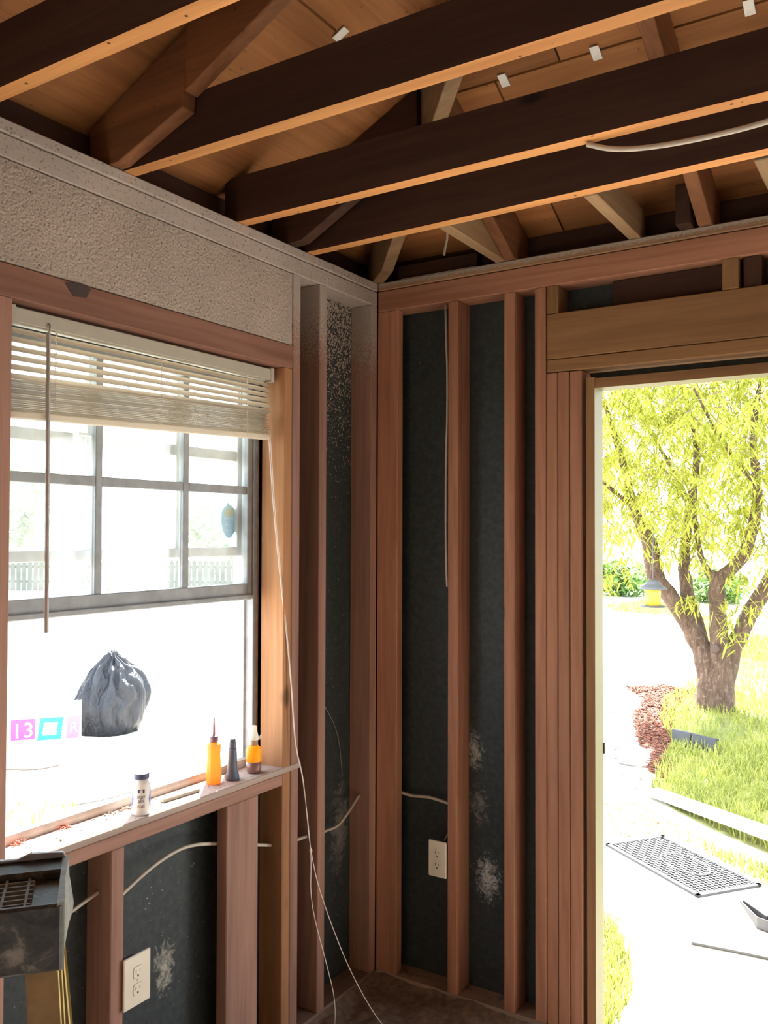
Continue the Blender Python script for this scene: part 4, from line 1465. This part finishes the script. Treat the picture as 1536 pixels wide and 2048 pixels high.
# a few low sprays hanging in front of the trunk
for (x, y, z) in ((-0.30, 6.15, 1.33), (-0.22, 6.1, 1.30), (0.05, 6.15, 1.22), (0.18, 6.2, 1.15), (-0.05, 6.2, 0.92), (0.10, 6.2, 0.88), (-0.42, 6.15, 0.92), (-0.36, 6.2, 0.95), (0.25, 6.25, 0.9), (0.02, 6.15, 0.72), (0.12, 6.2, 0.62), (-0.62, 6.1, 1.32), (-0.95, 6.0, 1.2), (-1.05, 5.9, 1.15), (-1.15, 6.0, 1.1), (0.3, 6.2, 1.25), (0.38, 6.2, 1.05)):
    for k in range(2):
        a = random.uniform(0, 6.28)
        tw.append(((x, y, z), (math.cos(a) * 0.12, math.sin(a) * 0.12, -0.08)))
v, f = foliage(tw, 13, 0.125, 0.0105)
tag(mesh_obj('foliage', v, f, M_LEAF, TR), kind='stuff')
mb = MB()
for (c, dv_) in tw[::4]:
    c = Vector(c)
    mb.tube([c, c + Vector(dv_) * 0.5, c + Vector(dv_)], [0.006, 0.004, 0.002], 4)
mb.build('twigs', plain('twig_bark', (0.14, 0.10, 0.07), 0.9), TR).location -= TO
bpy.data.objects['twigs']['kind'] = 'stuff'

# ---- bird feeder hanging from the tree
BF = empty('bird_feeder', (-0.545, 5.55, 0.862))
tag(BF, 'hanging yellow seed feeder with a dark cone roof below the tree', 'feeder')
M_FD = plain('dark_feeder_metal', (0.075, 0.075, 0.085), 0.5)
MB().lathe([(0.118, 0.0), (0.122, 0.006), (0.118, 0.012), (0.070, 0.014)], n=28).build('tray', M_FD, BF, smooth=True)
MB().lathe([(0.062, 0.014), (0.070, 0.016), (0.070, 0.165), (0.066, 0.170)], n=28).build('seed_tube', clear_plastic('yellow_seed_tube', (0.62, 0.50, 0.08), 0.45), BF, smooth=True)
MB().lathe([(0.128, 0.166), (0.130, 0.170), (0.095, 0.196), (0.070, 0.208), (0.064, 0.228), (0.050, 0.246), (0.012, 0.252)], n=28).build('cone_roof', M_FD, BF, smooth=True)
MB().tube([(0, 0, 0.252), (0, 0, 0.50), (0.0, 0.05, 0.86)], 0.004, 6).build('hanger_wire', M_FD, BF)

# ---- things lying outside the door
MT = empty('rubber_mat', (0.525, 2.13, GZ), math.atan2(1.755 - 2.208, 0.704 - 0.102))
tag(MT, 'grey rubber lattice doormat on the pale path outside the door', 'mat')
M_RUB = plain('grey_rubber', (0.055, 0.055, 0.062), 0.7, var=0.15)
LX, LY = 0.376, 0.195
off = Vector((0, 0, 0))
b_ = MB()
for (x0, x1, y0, y1) in ((-LX, LX, -LY, -LY + 0.022), (-LX, LX, LY - 0.022, LY), (-LX, -LX + 0.022, -LY, LY), (LX - 0.022, LX, -LY, LY)):
    b_.box(x0, x1, y0, y1, 0.001, 0.013)
b_.build('border', M_RUB, MT)
lt = MB()


def seg_clip(p, q):
    """clip a segment to the inner rectangle"""
    t0, t1 = 0.0, 1.0
    for a, d_, lim in ((p[0], q[0] - p[0], LX - 0.02), (p[1], q[1] - p[1], LY - 0.02)):
        for s_ in (1, -1):
            num, den = lim - s_ * a, s_ * d_
            if abs(den) < 1e-9:
                if num < 0:
                    return None
            elif den > 0:
                t1 = min(t1, num / den)
            else:
                t0 = max(t0, num / den)
    return (t0, t1) if t1 - t0 > 0.02 else None


for s_ in (1, -1):
    k = -0.8
    while k < 0.8:
        p, q = Vector((k - 0.4, -0.4 * s_, 0)), Vector((k + 0.4, 0.4 * s_, 0))
        c_ = seg_clip(p, q)
        if c_:
            a, b2 = p.lerp(q, c_[0]), p.lerp(q, c_[1])
            d_ = (b2 - a).normalized()
            n_ = Vector((-d_.y, d_.x, 0)) * 0.0072
            lt.prism([a + n_ + Vector((0, 0, .001)), a - n_ + Vector((0, 0, .001)), b2 - n_ + Vector((0, 0, .001)), b2 + n_ + Vector((0, 0, .001))], (0, 0, 0.009))
        k += 0.046
lt.build('lattice', M_RUB, MT)['kind'] = 'stuff'
ov = MB()
n = 40
for k in range(n):
    a0, a1 = 2 * math.pi * k / n, 2 * math.pi * (k + 1) / n
    P_ = lambda a, s_: (0.02 + 0.165 * s_ * math.cos(a), 0.02 + 0.095 * s_ * math.sin(a), 0.001)
    ov.prism([P_(a0, 1), P_(a1, 1), P_(a1, 0.93), P_(a0, 0.93)], (0, 0, 0.012))
ov.build('oval_ring', M_RUB, MT)

WP = MB().prism([(0.025, 3.215, GZ + 0.02), (0.10, 3.305, GZ + 0.02), (1.60, 2.185, GZ + 0.11), (1.52, 2.055, GZ + 0.11)], (0, 0, 0.035))
tag(WP.build('white_plank', plain('white_plank_paint', (0.80, 0.80, 0.78), 0.6, var=0.04), origin=(0.8, 2.7, GZ), bevel=0.004), 'long white painted plank lying on the lawn beside the mat', 'plank')
tag(MB().box(1.30, 1.55, 2.15, 2.25, GZ, GZ + 0.095).build('wood_block', PALEW[0], origin=(1.42, 2.2, GZ)), 'pale wood block propping the end of the white plank', 'block')
# channel bracket
BK = empty('metal_bracket', (1.06, 1.56, GZ))
tag(BK, 'grey metal channel bracket lying on the path below the mat', 'bracket')
M_BR = plain('grey_bracket_metal', (0.075, 0.073, 0.078), 0.5, 0.2)
mb = MB()
p0, p1, p2 = Vector((-0.145, 0.085, 0.075)), Vector((-0.055, -0.015, 0.055)), Vector((0.35, -0.12, 0.050))
for (a, b2) in ((p0, p1), (p1, p2)):
    dd = (b2 - a).normalized()
    nn = Vector((-dd.y, dd.x, 0)).normalized()
    w0 = 0.006 if a == p0 else 0.0
    # two side plates and a floor plate
    for s_ in (0.0, 0.045):
        q0, q1 = a + nn * s_ * (0.3 if a == p0 else 1), b2 + nn * s_
        h0_, h1_ = (0.012, 0.05) if a == p0 else (0.05, 0.05)
        mb.prism([q0, q1, q1 - Vector((0, 0, h1_)), q0 - Vector((0, 0, h0_))], nn * 0.004)
    mb.prism([a - Vector((0, 0, 0.012 if a == p0 else 0.05)), b2 - Vector((0, 0, 0.05)), b2 + nn * 0.047 - Vector((0, 0, 0.05)), a + nn * (0.016 if a == p0 else 0.047) - Vector((0, 0, 0.012 if a == p0 else 0.05))], (0, 0, 0.003))
mb.build('channel', M_BR, BK)
tag(MB().tube([(0.795, 1.243, GZ + 0.008), (0.95, 1.262, GZ + 0.008), (1.45, 1.30, GZ + 0.008)], 0.0075, 8).build('metal_rod', plain('grey_rod', (0.06, 0.06, 0.058), 0.5), origin=(1.1, 1.27, GZ)), 'thin grey metal rod lying on the pale path', 'rod')


def stone(name, c, r, mat, label, cat='stone'):
    bm = bmesh.new()
    bmesh.ops.create_icosphere(bm, subdivisions=3, radius=1.0)
    for v_ in bm.verts:
        k = 1 + 0.25 * noise.noise(v_.co * 1.7 + Vector(c) * 3)
        v_.co = Vector((v_.co.x * r[0] * k, v_.co.y * r[1] * k, max(0, v_.co.z + 0.55) * r[2] * k))
    me = bpy.data.meshes.new(name)
    bm.to_mesh(me)
    bm.free()
    me.materials.append(mat)
    ob = bpy.data.objects.new(name, me)
    COL.objects.link(ob)
    ob.location = c
    return tag(ob, label, cat)


M_ST = plain('grey_stone', (0.26, 0.245, 0.23), 0.9, var=0.25, scale=20)
stone('flat_stone', (-0.27, 3.97, GZ), (0.11, 0.045, 0.03), M_ST, 'flat grey stone lying on the pale path near the mulch')
stone('pebble', (0.905, 1.49, GZ), (0.014, 0.010, 0.009), M_ST, 'tiny grey pebble on the path below the mat', 'pebble')
# black seedling tray with a clear dome half buried in the grass
PT = empty('seedling_tray', (0.02, 4.72, GZ))
tag(PT, 'black plastic tray with a clear flap lying in the grass under the tree', 'tray')
M_BK = plain('black_tray_plastic', (0.035, 0.036, 0.042), 0.45)
mb = MB()
mb.prism([(-0.20, 0.04, 0.02), (-0.05, -0.02, 0.02), (-0.04, 0.0, 0.13), (-0.20, 0.06, 0.13)], (0.01, 0.02, 0))
mb.prism([(-0.02, -0.04, 0.01), (0.16, -0.10, 0.01), (0.17, -0.08, 0.12), (-0.02, -0.02, 0.12)], (0.01, 0.02, 0))
mb.prism([(-0.20, 0.06, 0.115), (0.17, -0.08, 0.105), (0.19, -0.05, 0.105), (-0.18, 0.09, 0.115)], (0, 0, 0.014))
mb.build('tray_body', M_BK, PT)
MB().prism([(-0.06, 0.06, 0.12), (0.28, -0.02, 0.10), (0.36, 0.25, 0.16), (-0.04, 0.30, 0.28)], (0, 0, 0.002)).build('clear_flap', M_GLASS, PT)

# ---- beyond the window
def lumpy(name, c, r, mat, seed, pinch=0.0, sub=5, wr=0.05, fold=0.0):
    bm = bmesh.new()
    bmesh.ops.create_icosphere(bm, subdivisions=sub, radius=1.0)
    for v_ in bm.verts:
        p = v_.co.copy()
        k = 1 + 0.16 * noise.noise(p * 1.3 + Vector((seed, 0, 0))) + wr * noise.noise(Vector((p.x * 4, p.y * 4, p.z * 1.5)) + Vector((seed, 2, 0)))
        k += wr * 0.9 * (abs(noise.noise(Vector((p.x * 7, p.y * 7, p.z * 2)) + Vector((seed, 5, 1)))) - 0.25)
        if fold:   # creases running up to the tied neck
            a = math.atan2(p.y, p.x)
            k += fold * (abs(math.sin(a * 6.5 + 2.2 * noise.noise(p * 2.1 + Vector((seed, 1, 3))))) - 0.5) * max(0.0, min(1.0, p.z + 0.55))
        q = p * k
        if pinch:
            h = max(0, q.z)
            s_ = 1 - pinch * h * h
            q.x, q.y = q.x * s_, q.y * s_
        q.z = max(q.z, -0.62) + 0.62
        v_.co = Vector((q.x * r[0], q.y * r[1], q.z * r[2]))
    me = bpy.data.meshes.new(name)
    bm.to_mesh(me)
    bm.free()
    me.materials.append(mat)
    me.polygons.foreach_set('use_smooth', [True] * len(me.polygons))
    ob = bpy.data.objects.new(name, me)
    COL.objects.link(ob)
    ob.location = c
    return ob


def bag_mat(name, col, rough):
    m, t, b = nt(name)
    v, _ = coords(t, (1, 1, 0.35))
    n = noise_n(t, v, 9, 6, 0.6, 1.2)
    b.inputs['Base Color'].default_value = (*col, 1)
    b.inputs['Roughness'].default_value = rough
    b.inputs['Specular IOR Level'].default_value = 0.35
    bump(t, n, 0.8, 0.05, b)
    return m


tb = lumpy('trash_bag', (-4.44, 2.62, GZ), (0.27, 0.33, 0.40), bag_mat('black_bag_plastic', (0.016, 0.017, 0.022), 0.36), 1.0, 0.35, 6, 0.06, 0.16)
tag(tb, 'full black plastic rubbish bag standing on the bright ground outside', 'bag')
IB = empty('insulation_bag', (-5.00, 2.16, GZ))
tag(IB, 'white plastic insulation bag with pink and turquoise print beside the rubbish bag', 'bag')
ib = lumpy('bag_body', (0, 0, 0), (0.28, 0.36, 0.40), bag_mat('white_bag_plastic', (0.80, 0.80, 0.80), 0.4), 4.0, 0.1, 4, 0.05)
ib.parent = IB
# printed front: a flat panel turned to the house
cdir = Vector((1.7059 + 4.5, -2.6437 - 2.1, 0)).normalized()
pdir = Vector((-cdir.y, cdir.x, 0))
P0 = Vector((-4.62, 2.03, 0)) + pdir * 0.07 + cdir * 0.12
FP = P0 - Vector(IB.location)
FP.z = 0


def print_patch(name, a0, a1, z0, z1, col, sh_=0.0, off_=0.0):
    mat = plain('print_' + name, col, 0.5, var=0.03)
    pts = [FP + pdir * a0 + Vector((0, 0, z0)), FP + pdir * a1 + Vector((0, 0, z0)), FP + pdir * (a1 + sh_) + Vector((0, 0, z1)), FP + pdir * (a0 + sh_) + Vector((0, 0, z1))]
    return MB().prism([p + cdir * off_ for p in pts], cdir * 0.003).build(name, mat, IB)


print_patch('bag_front', -0.33, 0.245, 0.02, 0.34, (0.80, 0.80, 0.80), 0.0, -0.02)
print_patch('pink_panel', -0.295, -0.115, 0.05, 0.215, (0.46, 0.05, 0.38))
print_patch('turquoise_panel', -0.095, 0.085, 0.035, 0.215, (0.02, 0.36, 0.42), 0.02)
print_patch('white_window', -0.055, 0.050, 0.075, 0.175, (0.80, 0.80, 0.80), 0.01, 0.003)
print_patch('rose_panel', 0.125, 0.225, 0.035, 0.215, (0.34, 0.13, 0.28), 0.01)
for body, a, z, s_ in (('13', -0.205, 0.120, 0.17), ('R', 0.185, 0.12, 0.11)):
    me = text_mesh(body, s_, 0.001)
    me.materials.append(plain('white_print', (0.82, 0.82, 0.82), 0.5, var=0.02))
    o = bpy.data.objects.new('lettering', me)
    COL.objects.link(o)
    o.parent = IB
    o.location = FP + pdir * a + Vector((0, 0, z)) + cdir * 0.0065
    o.rotation_euler = Matrix((pdir, Vector((0, 0, 1)), cdir)).transposed().to_euler()
cable('garden_hose', [(-2.98, 1.05, GZ + .012), (-2.93, 1.16, GZ + .012), (-2.90, 1.28, GZ + .012), (-2.89, 1.41, GZ + .012), (-2.92, 1.6, GZ + .012), (-3.1, 1.9, GZ + .012)], 0.011, 'curved grey hose on the ground beyond the window track', 'hose', plain('grey_hose', (0.25, 0.24, 0.22), 0.5))
del bpy.data.objects['garden_hose']['group']
cable('thin_stick', [(-4.10, 1.33, GZ + .006), (-3.9, 1.45, GZ + .006), (-3.85, 1.62, GZ + .006)], 0.006, 'thin dark stick on the ground left below the insulation bag', 'stick', plain('dark_stick', (0.14, 0.11, 0.09), 0.8))
del bpy.data.objects['thin_stick']['group']

# picket fence at the back of the yard
FN = empty('picket_fence', (-17.0, 14.5, GZ))
tag(FN, 'weathered wooden picket fence far beyond the window', 'fence')
fa, fb = Vector((-24.5, 11.0, 0)), Vector((-10.0, 19.5, 0))
M_PK = plain('weathered_picket', (0.085, 0.092, 0.078), 0.9, var=0.2, scale=3)
fd = (fb - fa).normalized()
pk = MB().prism([(-0.065, 0, 0.02), (0.065, 0, 0.02), (0.065, 0, 0.85), (0.0, 0, 0.93), (-0.065, 0, 0.85)], (0, 0.02, 0)).build('picket', M_PK, FN)
ln = (fb - fa).length
k = 0
while k * 0.165 < ln:
    o = pk if k == 0 else pk.copy()
    if k:
        COL.objects.link(o)
        o.parent = FN
    o.location = fa + fd * (k * 0.165) - Vector((FN.location.x, FN.location.y, 0))
    o.rotation_euler = (0, random.uniform(-.012, .012), math.atan2(fd.y, fd.x))
    k += 1
for z in (0.25, 0.68):
    a, b2 = fa - Vector((FN.location.x, FN.location.y, 0)), fb - Vector((FN.location.x, FN.location.y, 0))
    nn = Vector((-fd.y, fd.x, 0))
    MB().prism([a + Vector((0, 0, z)) + nn * .022, b2 + Vector((0, 0, z)) + nn * .022, b2 + Vector((0, 0, z + .08)) + nn * .022, a + Vector((0, 0, z + .08)) + nn * .022], nn * 0.03).build('fence_rail', M_PK, FN)

M_LEAFB = leafy('yard_tree_leaves', (0.26, 0.33, 0.20), (0.50, 0.56, 0.38), 0.5)
M_LEAFS = leafy('shrub_leaves', (0.10, 0.20, 0.05), (0.28, 0.42, 0.13), 0.4)


def bushy(name, c, rad, n, ll, lw, label, cat, mat, trunk=0.0, group=None):
    o = empty(name, c)
    tag(o, label, cat, group)
    t_ = []
    while len(t_) < n:
        p = Vector((random.uniform(-1, 1), random.uniform(-1, 1), random.uniform(-1, 1)))
        if p.length > 1 or noise.noise(p * 2.4 + Vector(c)) < -0.12:
            continue
        t_.append(((c[0] + p.x * rad[0], c[1] + p.y * rad[1], c[2] + trunk + rad[2] * (1 + p.z)), (random.gauss(0, ll), random.gauss(0, ll), random.gauss(0, ll))))
    v, f = foliage(t_, 7, ll, lw, 0.6)
    tag(mesh_obj('foliage', v, f, mat, o), kind='stuff')
    mb = MB()
    mb.tube([(0, 0, -0.05), (0.03, 0, trunk * 0.6 + 0.1), (0, 0.05, trunk + rad[2])], [0.04 + rad[0] * 0.03, 0.03 + rad[0] * 0.025, 0.02], 9)
    mb.build('stem', bark(), o, smooth=True)
    return o


bushy('yard_tree', (-24.5, 15.2, GZ), (2.2, 2.2, 1.7), 420, 0.34, 0.09, 'pale green tree behind the fence, left in the window', 'tree', M_LEAFB, 1.0)
bushy('yard_tree', (-18.6, 20.0, GZ), (1.9, 1.9, 1.2), 300, 0.34, 0.09, 'smaller pale tree behind the fence, middle of the window', 'tree', M_LEAFB, 0.9)
bushy('garden_shrub', (-13.6, 20.2, GZ), (1.6, 1.2, 0.7), 240, 0.3, 0.08, 'low green shrub by the fence, right in the window', 'shrub', M_LEAFS)
bushy('garden_shrub', (-5.9, 21.5, GZ), (1.0, 0.8, 0.55), 200, 0.24, 0.05, 'low green shrub at the far edge, left through the doorway', 'shrub', M_LEAFS)
bushy('garden_shrub', (-3.1, 20.5, GZ), (0.8, 0.8, 0.45), 170, 0.22, 0.05, 'dark green shrub behind the trunk, seen through the doorway', 'shrub', M_LEAFS)
bushy('garden_shrub', (-0.2, 15.6, GZ), (0.7, 0.7, 0.40), 150, 0.2, 0.04, 'green shrub right of the trunk, seen through the doorway', 'shrub', M_LEAFS)
